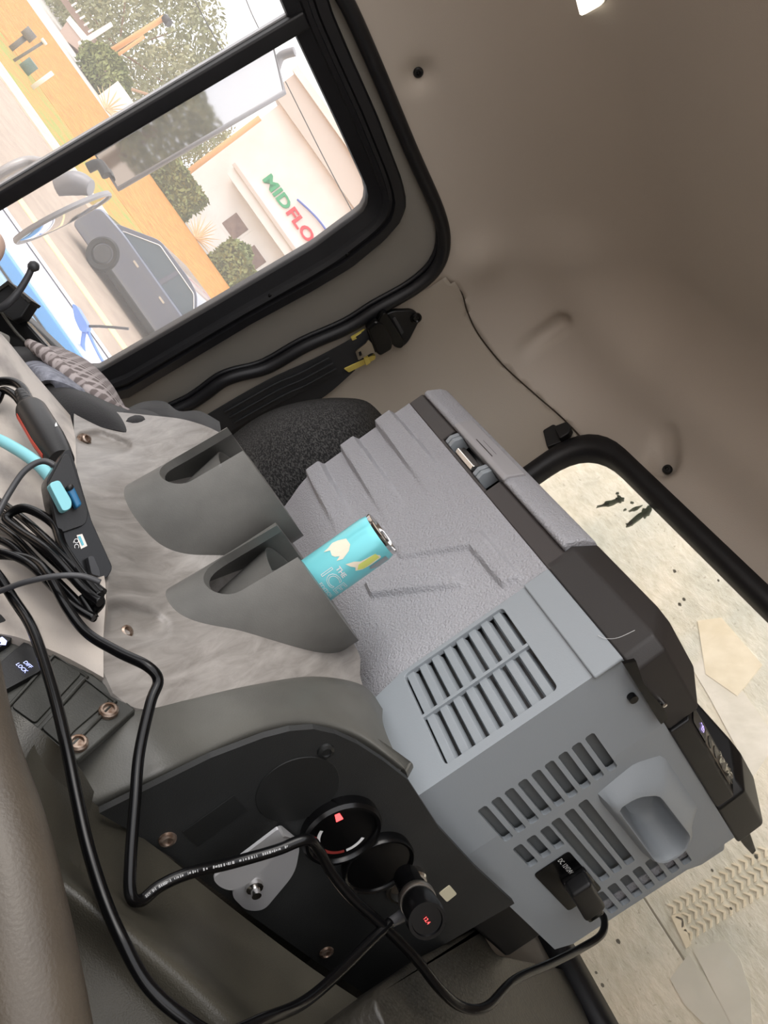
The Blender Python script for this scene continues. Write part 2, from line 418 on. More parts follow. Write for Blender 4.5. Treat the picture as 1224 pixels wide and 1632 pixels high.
gi = gi + [(gi[-1][0] - .02, gi[-1][1] - .03), (-.28, gi[-1][1] - .03), (-.28, gi[0][1])]
def ring(name, loops, m, parent, fr=DF, cyc=True):
    k = len(loops[0]); vs = []; fs = []
    for lp in loops: vs += [fr.p(*q) for q in lp]
    for a in range(len(loops) - 1):
        for i in range(k if cyc else k - 1): fs.append((a * k + i, a * k + (i + 1) % k, (a + 1) * k + (i + 1) % k, (a + 1) * k + i))
    return mesh(name, vs, fs, m, parent, auto=40)
def resamp(P, n):
    P = [V(p) for p in P]; L = [0]
    for i in range(len(P)): L.append(L[-1] + (P[(i + 1) % len(P)] - P[i]).length)
    out = []; j = 0
    for k in range(n):
        t = L[-1] * k / n
        while L[j + 1] < t: j += 1
        f = (t - L[j]) / (L[j + 1] - L[j]); q = P[j].lerp(P[(j + 1) % len(P)], f); out.append((q.x, q.y))
    return out
def radial(P, c, n):   # resample by angle around c
    out = []
    for k in range(n):
        a = 2 * math.pi * k / n; d = V((math.cos(a), math.sin(a))); best = None
        for i in range(len(P)):
            p, q = V(P[i]), V(P[(i + 1) % len(P)]); e = q - p; den = d.x * e.y - d.y * e.x
            if abs(den) < 1e-9: continue
            w = p - V(c); t = (w.x * e.y - w.y * e.x) / den; s = (w.x * d.y - w.y * d.x) / den
            if t > 0 and -1e-6 <= s <= 1 + 1e-6 and (best is None or t > best): best = t
        out.append((c[0] + d.x * best, c[1] + d.y * best))
    return out
gc = (.35, -.05); NR = 220
A_ = radial(fo, gc, NR); B_ = radial(gi, gc, NR)
def mixl(t, n): return [(a[0] * (1 - t) + b[0] * t, a[1] * (1 - t) + b[1] * t, n) for a, b in zip(A_, B_)]
ring('window_frame', [mixl(0, -.03), mixl(0, .004), mixl(.06, .010), mixl(.30, .010), mixl(.34, .002), mixl(.44, .002), mixl(.47, .010), mixl(.58, .006), mixl(.62, -.004), mixl(.97, -.012), mixl(1, -.02), mixl(1, -.04)], M_rub, door)
# divider bar
b0, b1 = DF.px(0, 318, -.01), DF.px(462, 44, -.01)
bd = (V(b1) - V(b0)).normalized(); bn = V((-bd.y, bd.x)); p0 = V(b0) - bd * .12; p1 = V(b1) + bd * .03
prism('window_divider', [tuple(p0 + bn * .013), tuple(p1 + bn * .013), tuple(p1 - bn * .013), tuple(p0 - bn * .013)], DF, -.035, .0, M_rub, door, bevel=.004)
for k_, (sx_, sg) in enumerate(((.0025, 1), (.004, -1))):
    prism('divider_lip', [tuple(p0 + bn * sg * .013), tuple(p1 + bn * sg * .013), tuple(p1 + bn * sg * (.013 + sx_)), tuple(p0 + bn * sg * (.013 + sx_))], DF, -.03, -.02, M_alu if sg > 0 else M_rub, door)
M_glass = bpy.data.materials.new('window_glass'); M_glass.use_nodes = True
_n = M_glass.node_tree.nodes; _l = M_glass.node_tree.links
_tr = _n.new('ShaderNodeBsdfTransparent'); _gl = _n.new('ShaderNodeBsdfGlossy'); _gl.inputs['Roughness'].default_value = .02; _mx = _n.new('ShaderNodeMixShader'); _fr = _n.new('ShaderNodeFresnel'); _fr.inputs['IOR'].default_value = 1.25
_tr.inputs['Color'].default_value = (.88, .88, .88, 1)
_l.new(_fr.outputs[0], _mx.inputs[0]); _l.new(_tr.outputs[0], _mx.inputs[1]); _l.new(_gl.outputs[0], _mx.inputs[2]); _df = _n.new('ShaderNodeBsdfTranslucent'); _df.inputs['Color'].default_value = (.9, .88, .86, 1); _m2 = _n.new('ShaderNodeMixShader'); _m2.inputs[0].default_value = .085
_l.new(_mx.outputs[0], _m2.inputs[1]); _l.new(_df.outputs[0], _m2.inputs[2]); _l.new(_m2.outputs[0], _n['Material Output'].inputs['Surface'])
gfront = [tuple(p0 + bn * .006)] ; 
pan = radial(gi, gc, 80); pan = [(gc[0] + (u - gc[0]) * 1.02, gc[1] + (v - gc[1]) * 1.02) for u, v in pan]
def side(u, v): return (V((u, v)) - V(b0)).dot(bn)
def clip(poly, s):
    out = []
    for i in range(len(poly)):
        a, b = poly[i], poly[(i + 1) % len(poly)]; da, db = side(*a) * s, side(*b) * s
        if da >= 0: out.append(a)
        if da * db < 0:
            t = da / (da - db); out.append((a[0] + (b[0] - a[0]) * t, a[1] + (b[1] - a[1]) * t))
    return out
prism('window_pane', clip(pan, 1), DF, -.031, -.027, M_glass, door)
prism('window_pane', clip(pan, -1), DF, -.024, -.020, M_glass, door)
tube('weatherstrip', [DF.p(u, v, .004) for u, v in seal], .013, M_rub, door, n=5, seg=12, up=DF.N)
tube('weatherstrip_lip', [DF.p(u - .014, v - .004, -.006) for u, v in seal], .005, M_rub, door, n=4, seg=8, up=DF.N)
for x, y in ((195, 625), (430, 470), (553, 404)):
    f_ = Fr(DF.p(*DF.px(x, y, .002), .004), DF.U, DF.V, DF.N); lathe('frame_screw', [(.004, 0), (.004, .003), (.0025, .004), (0, .004)], f_, M_blks, door, seg=12)

# rear window, gasket, glass, lower rear wall
rwin = empty('window_1', RF.p(-.2, -.2), kind='structure')
n_ = len(rw)
def rwoff(d): 
    c = (-.2275, .06); hx, hz = .8475, .2875
    return [(c[0] + (x - c[0]) * (1 + d / hx), c[1] + (z - c[1]) * (1 + d / hz)) for x, z in rw]
ring('window_gasket', [[(*p, z) for p in rwoff(d)] for d, z in ((.026, -.005), (.026, .012), (.018, .017), (.002, .016), (-.006, .010), (-.010, -.004), (-.012, -.02))], M_rub, rwin, RF)
prism('window_pane', rwoff(0), RF, -.022, -.017, M_glass, rwin)

# cab floor and under-dash bulkhead (unseen, put in to keep out light from below)
def boxw(name, lo, hi, m, parent=None, bevel=0):
    (x0, y0, z0), (x1, y1, z1) = lo, hi
    vs = [V((x, y, z)) for x in (x0, x1) for y in (y0, y1) for z in (z0, z1)]
    return mesh(name, vs, [(0, 1, 3, 2), (4, 6, 7, 5), (0, 4, 5, 1), (2, 3, 7, 6), (0, 2, 6, 4), (1, 5, 7, 3)], m, parent, bevel=bevel)
M_floor = mat('floor_mat', RGB(40, 38, 36), .8, bump=.5, bscale=80)
tag(boxw('floor', (-1.5, -.7, CZ - 1.15), (1.0, 1.4, CZ - 1.1), M_floor), kind='structure')
tag(boxw('wall_front', (-1.5, -.75, CZ - 1.15), (1.0, -.7, CZ - .36), M_trim), kind='structure')
wd = empty('wall_driver', V((.97, .3, CZ - 1.1)), kind='structure')
boxw('door_lower', (.95, -.75, CZ - 1.15), (1.0, 1.4, CZ - .28), M_door, wd)
boxw('quarter_light_block', (.95, .22, CZ - .28), (1.0, 1.4, CZ + .6), M_pill, wd)  # unseen upper wall added to block side light, as the driver's body would
boxw('header_light_block', (.95, -.75, CZ + .30), (1.0, .22, CZ + .6), M_pill, wd)  # unseen, added to narrow the driver window and the light through it
# trim clips
def clipobj(p, label, r=.0085, tilt=None):
    nn = tilt or snorm(p); u = nn.orthogonal().normalized(); f = Fr(p, u, nn.cross(u), nn)
    e = empty('trim_clip', p, label, 'trim clip', 'black push clips in the beige cab lining')
    lathe('clip_head', [(r, -.004), (r, .002), (r * .8, .004), (r * .45, .004), (r * .4, .001), (0, .001)], f, M_blk, e, seg=20)
    lathe('clip_pin', [(r * .36, 0), (r * .36, .0045), (0, .0055)], f, M_blks, e, seg=14)
clipobj(CP[0][0] - snorm(CP[0][0]) * .011, 'black push clip in lining above the door window corner', .0085)
clipobj(hit(882, 541) - snorm(CP[1][0]) * .014, 'black push clip in a slanted groove behind the seat belt', .0075)
clipobj(hit(1056, 740) - snorm(CP[2][0]) * .024, 'black push clip in a round dimple above rear window', .0095)

# dome lamp on the headliner
DLF = Fr(CAM + V((0, 0, ZR)), V((1, 0, 0)), V((0, -1, 0)), V((0, 0, -1)))
_a, _b = V(DLF.px(921, 30, .02)), V(DLF.px(980, -3, .02)); _e1 = (_b - _a).normalized(); _e2 = V((-_e1.y, _e1.x))
if (V(DLF.px(926, 0, .02)) - _a).dot(_e2) < 0: _e2 = -_e2
dl = [tuple(_a), tuple(_a + _e1 * .075), tuple(_a + _e1 * .075 + _e2 * .12), tuple(_a + _e2 * .12)]
lamp = empty('dome_lamp', DLF.p(*dl[0], .0), 'cream lit dome lamp lens on the cab ceiling', 'lamp')
prism('lamp_base', roundpoly([(x * 1.0, y) for x, y in dl], .012), DLF, -.004, .008, M_white, lamp)
prism('lamp_lens', roundpoly(dl, .010), DLF, .008, .02, mat('lamp_lens', RGB(250, 244, 226), .4, emit=.85, ecol=(1, .93, .8)), lamp, bevel=.004)

# coat hook on pillar
hk0 = hit(890, 697); hn = snorm(hk0); hu = (R0 - hn * R0.dot(hn)).normalized(); HF = Fr(hk0, hu, hn.cross(hu), hn)
hook = empty('coat_hook', hk0, 'black plastic coat hook on the pillar beside rear window', 'hook')
prism('hook_base', roundpoly([HF.px(*p) for p in ((867, 690), (884, 680), (900, 690), (898, 708), (874, 717))], .004), HF, -.002, .012, M_blk, hook, bevel=.002)
prism('hook_peg', roundpoly([HF.px(*p, .02) for p in ((884, 682), (905, 674), (912, 684), (908, 693), (893, 702))], .004), HF, .006, .028, M_blk, hook, bevel=.003)

# ------------------------------------------------------------------ portable fridge
AZC = -32.7
ca, cc = azv(AZC), azv(AZC + 90); CO = W(940, 1084, .75)
LF = Fr(CO, ca, UP, -cc)             # long face: u toward far end, n out to the camera side
EF = Fr(CO, cc, UP, -ca)             # end face: u rearward, n out
def Lp(x, y, n=0): return LF.px(x, y, n)
def Ep(x, y, n=0): return EF.px(x, y, n)
def C3(a, b, c): return CO + ca * a + UP * b + cc * c
LEN, WID, B0, B1, BB = .655, .345, -.205, .036, -.262
fridge = empty('portable_fridge', C3(LEN / 2, BB, WID / 2), 'grey and black portable fridge with ribbed side, behind the cup holders', 'fridge')
# textured main body with moulded front
ribs = []
def cr1(x, y): return (440 + x * .3268, 600 + y * .3268)
for top, bot in ((((535, 140), (870, 520)), ((458, 195), (775, 615))), (((365, 265), (640, 640)), ((298, 320), (505, 655))), (((203, 388), (385, 700)), ((133, 440), (300, 770)))):
    t0, t1 = Lp(*cr1(*top[0])), Lp(*cr1(*top[1])); q0, q1 = Lp(*cr1(*bot[0])), Lp(*cr1(*bot[1]))
    ribs.append((t0, t1, q0, q1))
band1 = [Lp(*cr1(*p)) for p in ((560, 815), (1010, 750), (1215, 985), (1100, 1040), (940, 850), (600, 895))]
band2 = [Lp(*cr1(*p)) for p in ((500, 972), (860, 935), (940, 1030), (460, 1085), (425, 1015))]
AS = .152
def fh(a, b):
    h = 0
    for t0, t1, q0, q1 in ribs:
        f = (a - t1[0]) / (t0[0] - t1[0]); bt = t1[1] + (t0[1] - t1[1]) * f; bb = q1[1] + (q0[1] - q1[1]) * ((a - q1[0]) / (q0[0] - q1[0]))
        amp = .011 * sst(t1[0] - .02, LEN - .03, a)
        h += amp * sst(bt + .003, bt - .003, b) * sst(bb - .003, bb + .003, b) if bt > bb else 0
    h += .006 * sst(0, .006, pdist(a, b, band1)) * sst(.42, .24, a)
    h += .006 * sst(0, .006, pdist(a, b, band2)) * sst(.16, .26, a)
    if b < -.155: h -= ((-.155 - b) / .05) ** 1.6 * .014
    return h
def grid_front():
    na, nb = 200, 96; vs = []; fs = []
    for i in range(na + 1):
        a = AS + (LEN - AS) * i / na
        for j in range(nb + 1):
            b = B0 + (B1 - B0) * j / nb; vs.append(C3(a, b, -fh(a, b)))
    for i in range(na):
        for j in range(nb): fs.append((i * (nb + 1) + j, (i + 1) * (nb + 1) + j, (i + 1) * (nb + 1) + j + 1, i * (nb + 1) + j + 1))
    k = len(vs)
    # back edge ring: sides of body
    top = [i * (nb + 1) + nb for i in range(na + 1)]; bot = [i * (nb + 1) for i in range(na + 1)]
    far = [na * (nb + 1) + j for j in range(nb + 1)]; near = [j for j in range(nb + 1)]
    def ext(ids, fn):
        nonlocal vs, fs
        s = len(vs); vs += [fn(vs[i]) for i in ids]
        for i in range(len(ids) - 1): fs.append((ids[i], ids[i + 1], s + i + 1, s + i))
    ext(top, lambda p: p + cc * (WID - (p - CO).dot(cc)))
    ext(far, lambda p: p + cc * (WID - (p - CO).dot(cc)))
    ext(near, lambda p: p + cc * (.02 - (p - CO).dot(cc)))
    ext(bot, lambda p: p + cc * .02 + UP * (BB - (p - CO).z))
    return mesh('body', vs, fs, M_cgr, fridge, auto=35)
grid_front()
prism('base', [(AS - .14, .03), (LEN - .02, .03), (LEN - .02, WID - .01), (AS - .14, WID - .01)], Fr(CO, ca, cc, UP), BB, B0 + .01, M_blk, fridge, bevel=.006)
prism('rear_side', [(-.0, WID - .004), (LEN - .004, WID - .004), (LEN - .004, WID - .02), (0, WID - .02)], Fr(CO, ca, cc, UP), B0, B1, M_cgr, fridge)
# compressor housing: long-face plate with vent opening
va0, va1, vb0, vb1 = .002, .150, -.160, -.026
def LFm(shift):
    def f(x, y, n):
        s = 0
        if y < -.165: s = ((-.165 - y) / .04) ** 1 * .012
        return C3(x, y, -n + s)
    return f
lv = [(0.0, B0), (AS - .012, B0), (AS - .001, B0 + .045), (AS - .001, -.002), (AS - .001, B1), (0.0, B1)]
lh = roundpoly([(.012, -.157), (.145, -.157), (.145, -.028), (.012, -.028)], .006, 3)
plate('housing_side', lv, [lh], LF, -.006, .0015, M_csm, fridge, bevel=.0008)
# raised strip along the top of the housing side
prism('housing_ledge', [(-.004, .004), (AS - .001, .004), (AS - .001, B1), (-.004, B1)], LF, 0, .005, M_csm, fridge, bevel=.002)
vent = mesh('vent_recess', [C3(*p) for p in ((.006, -.165, .011), (.15, -.165, .011), (.15, -.02, .011), (.006, -.02, .011))], [(0, 1, 2, 3)], M_blk, fridge, solid=.002)
NS = 8
for i in range(NS):
    b = -.157 + .129 * (i + .5) / NS; hh = .129 / NS * .47
    vs = [C3(a, b + dz, c) for a in (.011, .146) for dz, c in ((-hh * 1.05, .0105), (-hh * .75, .002), (hh * .35, .002), (hh * .75, .0105))]
    mesh('vent_slat', vs, [(0, 1, 2, 3), (7, 6, 5, 4), (0, 4, 5, 1), (1, 5, 6, 2), (2, 6, 7, 3), (3, 7, 4, 0)], M_csm, fridge, bevel=.0006)
prism('vent_bridge', [(.078, -.158), (.082, -.158), (.082, -.027), (.078, -.027)], LF, -.004, .001, M_csm, fridge)
# end face: two plates that meet in a soft fold, slots cut through the fold
CB = .100
def Efold(x, y, n): return C3(-(n + .010 * min(1, x / CB)), y, x)
row1 = [(.057, -.155 + .0156 * i - .0052, .116, -.155 + .0156 * i + .0052) for i in range(9)]
notL = [(0.0, B0), (CB, B0)]
for x0, y0, x1, y1 in row1: notL += [(CB, y0), (x0 + .002, y0), (x0, y0 + .002), (x0, y1 - .002), (x0 + .002, y1), (CB, y1)]
notL += [(CB, B1), (0, B1)]
plate('housing_corner', notL, [], EF, -.006, .0, M_csm, fridge, fmap=Efold)
notR = [(CB, B0), (WID - .012, B0), (WID, B0 + .02), (WID, B1), (CB, B1)]
for x0, y0, x1, y1 in reversed(row1): notR += [(CB, y1), (x1 - .002, y1), (x1, y1 - .002), (x1, y0 + .002), (x1 - .002, y0), (CB, y0)]
holes = []
for i in range(3):
    b = -.1545 + i * .0165; holes.append(rr(.132, b - .0055, .175, b + .0055, .003, 3))          # three short slots
for i in range(3):
    b = -.1075 + i * .0165; holes.append(rr(.131, b - .0055, .272, b + .0055, .003, 3))          # three long slots
for i in range(7):
    b = -.124 + i * .0167; holes.append(rr(.286, b - .0055, .3365, b + .0055, .003, 3))          # row at far edge
holes = [h for k_, h in enumerate(holes) if k_ not in (0, 1, 2)] + [rr(.132, -.1545 + i * .0165 - .0055, .175, -.1545 + i * .0165 + .0055, .003, 3) for i in range(3)]
dcp = roundpoly([(.188, -.162), (.188, -.1175), (.281, -.1175), (.281, -.162)], .005, 3); holes.append(dcp)
grip = roundpoly([(.151, -.050), (.153, -.026), (.170, -.008), (.265, -.005), (.283, -.020), (.280, -.043), (.268, -.051)], .008, 4)
holes.append(grip)
plate('housing_end', notR, [h for h in holes], EF, -.006, .0, M_csm, fridge, fmap=Efold)
plate('slot_recess', [(.045, -.195), (.342, -.195), (.342, .03), (.045, .03)], [grip], EF, -.004, -.001, mat('slot_recess_grey', RGB(96, 100, 102), .5), fridge)
# handle bulge with scooped grip
hb = [(.134, -.060), (.126, -.010), (.140, .019), (.255, .020), (.288, -.010), (.289, -.040), (.272, -.0575)]
cG = (.215, -.028)
O2 = radial(roundpoly(hb, .006, 3), cG, 72); I2 = radial(grip, cG, 72)
def lpn(P, k, n): return [(cG[0] + (x - cG[0]) * k, cG[1] + (y - cG[1]) * k, n) for x, y in P]
mid_ = [(a[0] * .35 + b[0] * .65, a[1] * .35 + b[1] * .65 + (.012 if b[1] > -.03 else 0) * (1 if a[0] > .13 else .5)) for a, b in zip(O2, I2)]
loops = [lpn(O2, 1, .0095), lpn([(a[0] * .45 + b[0] * .55, a[1] * .45 + b[1] * .55) for a, b in zip(O2, I2)], 1, .024), lpn(I2, 1.02, .0265), lpn(I2, .99, .0255), lpn(I2, .96, .020), lpn(I2, .86, -.016), lpn(I2, .7, -.026), lpn(I2, .35, -.029), lpn(I2, .03, -.030)]
rg = ring('grip_handle', loops, M_csm, fridge, EF)
# DC socket panel, label and plug
DP = Ep(858, 1387, .01)
soc = prism('power_socket', [(x, y) for x, y in dcp], EF, .002, .0112, M_blks, fridge)
d0, d1 = Ep(884, 1378, .012), Ep(911, 1400, .012); ctr = (.2055, -.1305)
text('socket_print', 'DC 12V/24V', .0076, Fr(EF.p(*ctr, .0115), EF.U, EF.V, EF.N), M_wtxt, fridge, sx=.85)
prism('socket_collar', [Ep(*p, .02) for p in ((899, 1414), (936, 1391), (950, 1408), (912, 1434))], EF, .01, .018, M_blks, fridge, bevel=.002)
PL = empty('x', (0, 0, 0)); bpy.data.objects.remove(PL)
# lid: black front rail, raised end block, grey cover strip
def lidprof(c_in): return None
LT = .098
rail = [(0, B1), (0, .060), (.004, .064), (.05, .064), (.05, B1)]    # (c,b)
def sweep(name, prof, a0, a1, m, bevel=.002, parent=fridge):
    k = len(prof); vs = [C3(a0, b, c) for c, b in prof] + [C3(a1, b, c) for c, b in prof]
    return mesh(name, vs, [tuple(range(k)), tuple(range(2 * k - 1, k - 1, -1))] + [(i, (i + 1) % k, k + (i + 1) % k, k + i) for i in range(k)], m, parent, bevel=bevel)
la0, la1 = Lp(770, 783)[0], Lp(712, 697)[0]
sweep('lid_rail', rail, AS, la0 - .002, M_lid); sweep('lid_rail', rail, la1 + .002, LEN, M_lid)
sweep('lid_rail', [(0, B1), (0, .0405), (.05, .0405), (.05, B1)], la0 - .002, la1 + .002, M_lid, .001)
sweep('lid_rail', [(.02, .0405), (.02, .064), (.05, .064), (.05, .0405)], la0 - .002, la1 + .002, M_blks, .0)
strip = [(-.006, .0625), (-.007, .070), (.004, .088), (.014, .0965), (.05, .0965), (.05, .0625)]
sweep('lid_cover', strip, AS + .012, LEN - .012, M_cgr, .003)
sweep('latch_pad', [(-.0095, .063), (-.0105, .0705), (.001, .0905), (.012, .0905), (.012, .063)], la0 - .018, la1 + .0, mat('latch_grey', RGB(160, 158, 160), .45), .002)
for i in range(3):
    a_ = (la0 + la1) / 2 - .012; sweep('latch_groove', [(-.0107 + .0042 * (i + .4), .071 + .0065 * (i + .3)), (-.0111 + .0042 * (i + .4), .0716 + .0065 * (i + .3)), (-.0101 + .0042 * (i + .4), .0724 + .0065 * (i + .3))], a_ - .028 + i * .004, a_ + .028 - i * .006, M_lid, 0)
lw = la1 - la0
for f_ in (.14, .80):
    for k in range(2):
        sweep('latch_bracket', [(-.004, .0405), (-.007, .050), (-.003, .062), (.016, .062), (.016, .0405)], la0 + lw * (f_ + k * .07), la0 + lw * (f_ + .055 + k * .07), M_csm, .001)
sweep('latch_roller', [(.002, .0405), (-.002, .048), (.004, .056), (.016, .056), (.016, .0405)], la0 + lw * .36, la0 + lw * .74, M_chr, .002)
# lid top
mesh('lid_top', [C3(*p) for p in ((AS, .0955, .04), (LEN - .012, .0955, .04), (LEN - .012, .0955, WID - .02), (AS, .0955, WID - .02), (AS, B1, .04), (LEN - .005, B1, .04), (LEN - .005, B1, WID), (AS, B1, WID))], [(0, 1, 2, 3), (0, 1, 5, 4), (1, 2, 6, 5), (2, 3, 7, 6), (3, 0, 4, 7), (4, 5, 6, 7)], M_cgr, fridge, bevel=.004)
# raised black end blocks of the lid (either side of the control panel)
def block(name, c0, c1, chamf0, chamf1):
    z0 = B1 + .0; aN = -.012
    low = [C3(AS + .012, z0, c0), C3(aN + .012, z0, c0), C3(aN, z0, c0 + .012), C3(aN, z0, c1), C3(AS + .012, z0, c1)]
    mid = [C3(AS + .012, .072, c0), C3(aN + .014, .072, c0), C3(aN + .002, .072, c0 + .012), C3(aN + .002, .072, c1), C3(AS + .012, .072, c1)]
    top = [C3(AS + .012, .0965, c0 + chamf0), C3(.045, .0965, c0 + chamf0), C3(.030, .0965, c0 + chamf0 + .012), C3(.030, .0965, c1 - chamf1), C3(AS + .012, .0965, c1 - chamf1)]
    vs = low + mid + top
    fs = [tuple(range(5)), (10, 11, 12, 13, 14)] + [(r * 5 + i, r * 5 + (i + 1) % 5, (r + 1) * 5 + (i + 1) % 5, (r + 1) * 5 + i) for r in range(2) for i in range(5)]
    return mesh(name, vs, fs, mat('lid_end_black', RGB(46, 43, 42), .5, bump=.15, bscale=1200) if c0 < .1 else M_blk, fridge, bevel=.003)
block('lid_end_block', 0, .112, .020, .004)
block('lid_end_block', .265, WID + .012, .004, .022)
# grip notch and pin on the end block
mesh('lid_grip', [EF.p(*Ep(x, y, .016), .016) for x, y in ((990, 1054), (1010, 1049), (1022, 1085), (1056, 1128), (1062, 1140), (1050, 1150))], [(0, 1, 2, 3, 4, 5)], M_blks, fridge, solid=.004)
lathe('pin', [(.0025, .01), (.0025, .02), (0, .021)], Fr(EF.p(*Ep(1056, 1120, .016)), EF.U, EF.V, EF.N), M_chr, fridge, seg=12)
lathe('screw_hole', [(.0045, -.002), (.0045, .0105), (0, .0105)], Fr(EF.p(*Ep(1007, 1111, .006)), EF.U, EF.V, EF.N), M_blks, fridge, seg=16)
# control panel
cp = [C3(a, b, c) for c in (.112, .268) for a, b in ((-.014, B1), (-.014, .058), (.008, .073), (.03, .073), (.03, B1))]
mesh('control_panel', cp, [(0, 1, 2, 3, 4), (9, 8, 7, 6, 5)] + [(i, (i + 1) % 5, 5 + (i + 1) % 5, 5 + i) for i in range(5)], M_blk, fridge, bevel=.002)
SV = (C3(.008, .073, 0) - C3(-.014, .058, 0)).normalized(); SF = Fr(C3(-.003, .0655, .19), cc, SV, SV.cross(cc) if SV.cross(cc).z > 0 else cc.cross(SV))
prism('display', rr(-.068, -.009, -.026, .009, .002), SF, 0, .0012, M_blks, fridge)
text('display_digits', '29', .012, Fr(SF.p(-.040, 0, .0014), SF.U, SF.V, SF.N), M_purlit, fridge, sx=.9)
prism('button_strip', rr(-.024, -.008, .062, .008, .002), SF, 0, .0008, mat('button_strip', RGB(120, 112, 100), .3), fridge)
for i in range(2): prism('button', circ(-.013 + i * .020, 0, .0065, 20), SF, .0008, .0018, M_blks, fridge)
fv = []; ff = []
for i in range(9):
    for j in range(5): fv.append(SF.p(.018 + .044 * i / 8, -.0075 + .015 * j / 4, .0014 + random.random() * .0035))
for i in range(8):
    for j in range(4): ff.append((i * 5 + j, i * 5 + 5 + j, i * 5 + 6 + j, i * 5 + 1 + j))
mesh('peeling_film', fv, ff, mat('crumpled_film', RGB(150, 148, 138), .12, metal=.6), fridge)
tab = [Ep(*p) for p in ((1160, 1312), (1182, 1302), (1197, 1345), (1191, 1352), (1178, 1338))]
prism('hinge_tab', tab, EF, -.012, .010, M_blks, fridge, bevel=.0015)
prism('housing_rear_edge', [(WID - .001, B0 + .02), (WID + .016, B0 + .045), (WID + .018, -.03), (WID + .026, -.012), (WID + .026, .02), (WID - .001, .03)], EF, -.14, .003, M_csm, fridge, bevel=.003)
# rear rim catching light
prism('rear_rim', [(WID - .002, B0 + .01), (WID + .018, B0 + .03), (WID + .022, .01), (WID + .03, .03), (WID + .03, B1), (WID - .002, B1)], EF, -.25, -.004, M_cgr, fridge, bevel=.004)
tube('stray_hair', [LF.p(*Lp(x, y, .006), .0065) for x, y in ((953, 1013), (965, 1018), (985, 1017), (1012, 1005))], .00022, M_wtxt, fridge, n=6, seg=5)
# plug and power cord of the fridge
plug = empty('power_cable', EF.p(*Ep(940, 1425), .03), 'long black power cable plugged into the end of the fridge', 'cable')
prism('plug', [Ep(*p, .03) for p in ((905, 1420), (938, 1398), (962, 1438), (930, 1462))], EF, .018, .038, M_blk, plug, bevel=.004)
prism('plug_neck', [Ep(*p, .03) for p in ((925, 1455), (955, 1438), (962, 1452), (938, 1468))], EF, .02, .034, M_blks, plug, bevel=.003)
PCORD = [(950, 1448, .92), (963, 1465, .90), (958, 1490, .88), (925, 1512, .85), (880, 1535, .80), (820, 1562, .74), (775, 1560 + 45, .69), (735, 1604, .67), (700, 1575, .655), (660, 1525, .645), (610, 1475, .635), (560, 1430, .625), (528, 1390, .618), (508, 1355, .61), (488, 1338, .60), (440, 1355, .59), (370, 1375, .575), (300, 1392, .555), (255, 1412, .545), (225, 1435, .535), (208, 1425, .53), (208, 1370, .54), (215, 1280, .56), (222, 1200, .58), (240, 1120, .60), (252, 1085, .61), (235, 1062, .61), (190, 1040, .62), (140, 1010, .635), (108, 970, .65), (80, 920, .67), (55, 895, .69), (10, 885, .70), (-40, 890, .7), (-120, 920, .69), (-220, 960, .68)]
ptube('cable', PCORD, .0042, M_cable, plug, n=8, seg=10)

_cp = crom([W(*p) for p in PCORD[14:20]], 60); _v = []; _f = []; _r = random.Random(5); i = 20
while i < len(_cp) - 12:
    l_ = _r.choice((1, 2, 2, 3)); a_, b_ = _cp[i], _cp[i + l_]; t_ = (b_ - a_).normalized(); n_ = (CAM - a_); n_ = (n_ - t_ * n_.dot(t_)).normalized(); w_ = t_.cross(n_) * _r.choice((.0006, .0009, .0009)); o_ = n_ * .00435
    k = len(_v); _v += [a_ + o_ - w_, b_ + o_ - w_, b_ + o_ + w_, a_ + o_ + w_]; _f.append((k, k + 1, k + 2, k + 3)); i += l_ + _r.choice((1, 1, 2, 2, 7))
mesh('cable_print', _v, _f, mat('worn_print', RGB(150, 150, 150), .7), plug, recalc=False)

# ------------------------------------------------------------------ centre console
cons = empty('center_console', W(350, 950, .85) - UP * .3, 'worn grey moulded console with two cup holders beside the fridge', 'console')
deck = [[(118, 650, 1.08), (170, 655, 1.10), (240, 662, 1.12), (290, 668, 1.12), (330, 680, 1.12), (360, 695, 1.12)],
        [(118, 692, 1.00), (160, 692, 1.03), (225, 702, 1.05), (290, 712, 1.06), (350, 730, 1.08), (390, 760, 1.08)],
        [(122, 745, .905), (165, 750, .935), (240, 765, .985), (330, 790, 1.00), (430, 830, 1.01), (470, 870, 1.02)],
        [(135, 800, .835), (178, 815, .875), (250, 838, .935), (345, 862, .945), (450, 895, .96), (510, 930, .97)],
        [(155, 860, .78), (195, 880, .825), (262, 912, .888), (370, 945, .905), (480, 975, .92), (550, 1000, .935)],
        [(172, 920, .737), (205, 940, .77), (280, 972, .828), (390, 1006, .826), (480, 1030, .845), (572, 1042, .905)],
        [(165, 985, .702), (200, 1005, .717), (285, 1030, .757), (392, 1046, .790), (490, 1056, .825), (574, 1060, .885)],
        [(158, 1045, .667), (205, 1070, .678), (290, 1080, .715), (395, 1072, .768), (500, 1070, .812), (574, 1076, .868)],
        [(180, 1105, .64), (225, 1130, .645), (300, 1115, .695), (400, 1092, .75), (500, 1078, .80), (578, 1092, .85)]]
rec1 = roundpoly([(166, 960), (200, 956), (252, 970), (274, 990), (268, 1015), (240, 1030), (205, 1029), (160, 1018)], 14, 4)
rec2 = roundpoly([(124, 690), (160, 684), (205, 700), (213, 712), (205, 723), (170, 723), (140, 714), (120, 702)], 10, 4)
def dent(p):
    x, y = proj(p); d = 0
    if 130 < x < 310 and 930 < y < 1060: d -= .022 * sst(-4, 16, pdist(x, y, rec1))
    if 90 < x < 240 and 660 < y < 750: d -= .024 * sst(-4, 12, pdist(x, y, rec2))
    return d
patch('deck', deck, M_deck, 14, cons, .005, disp=dent)
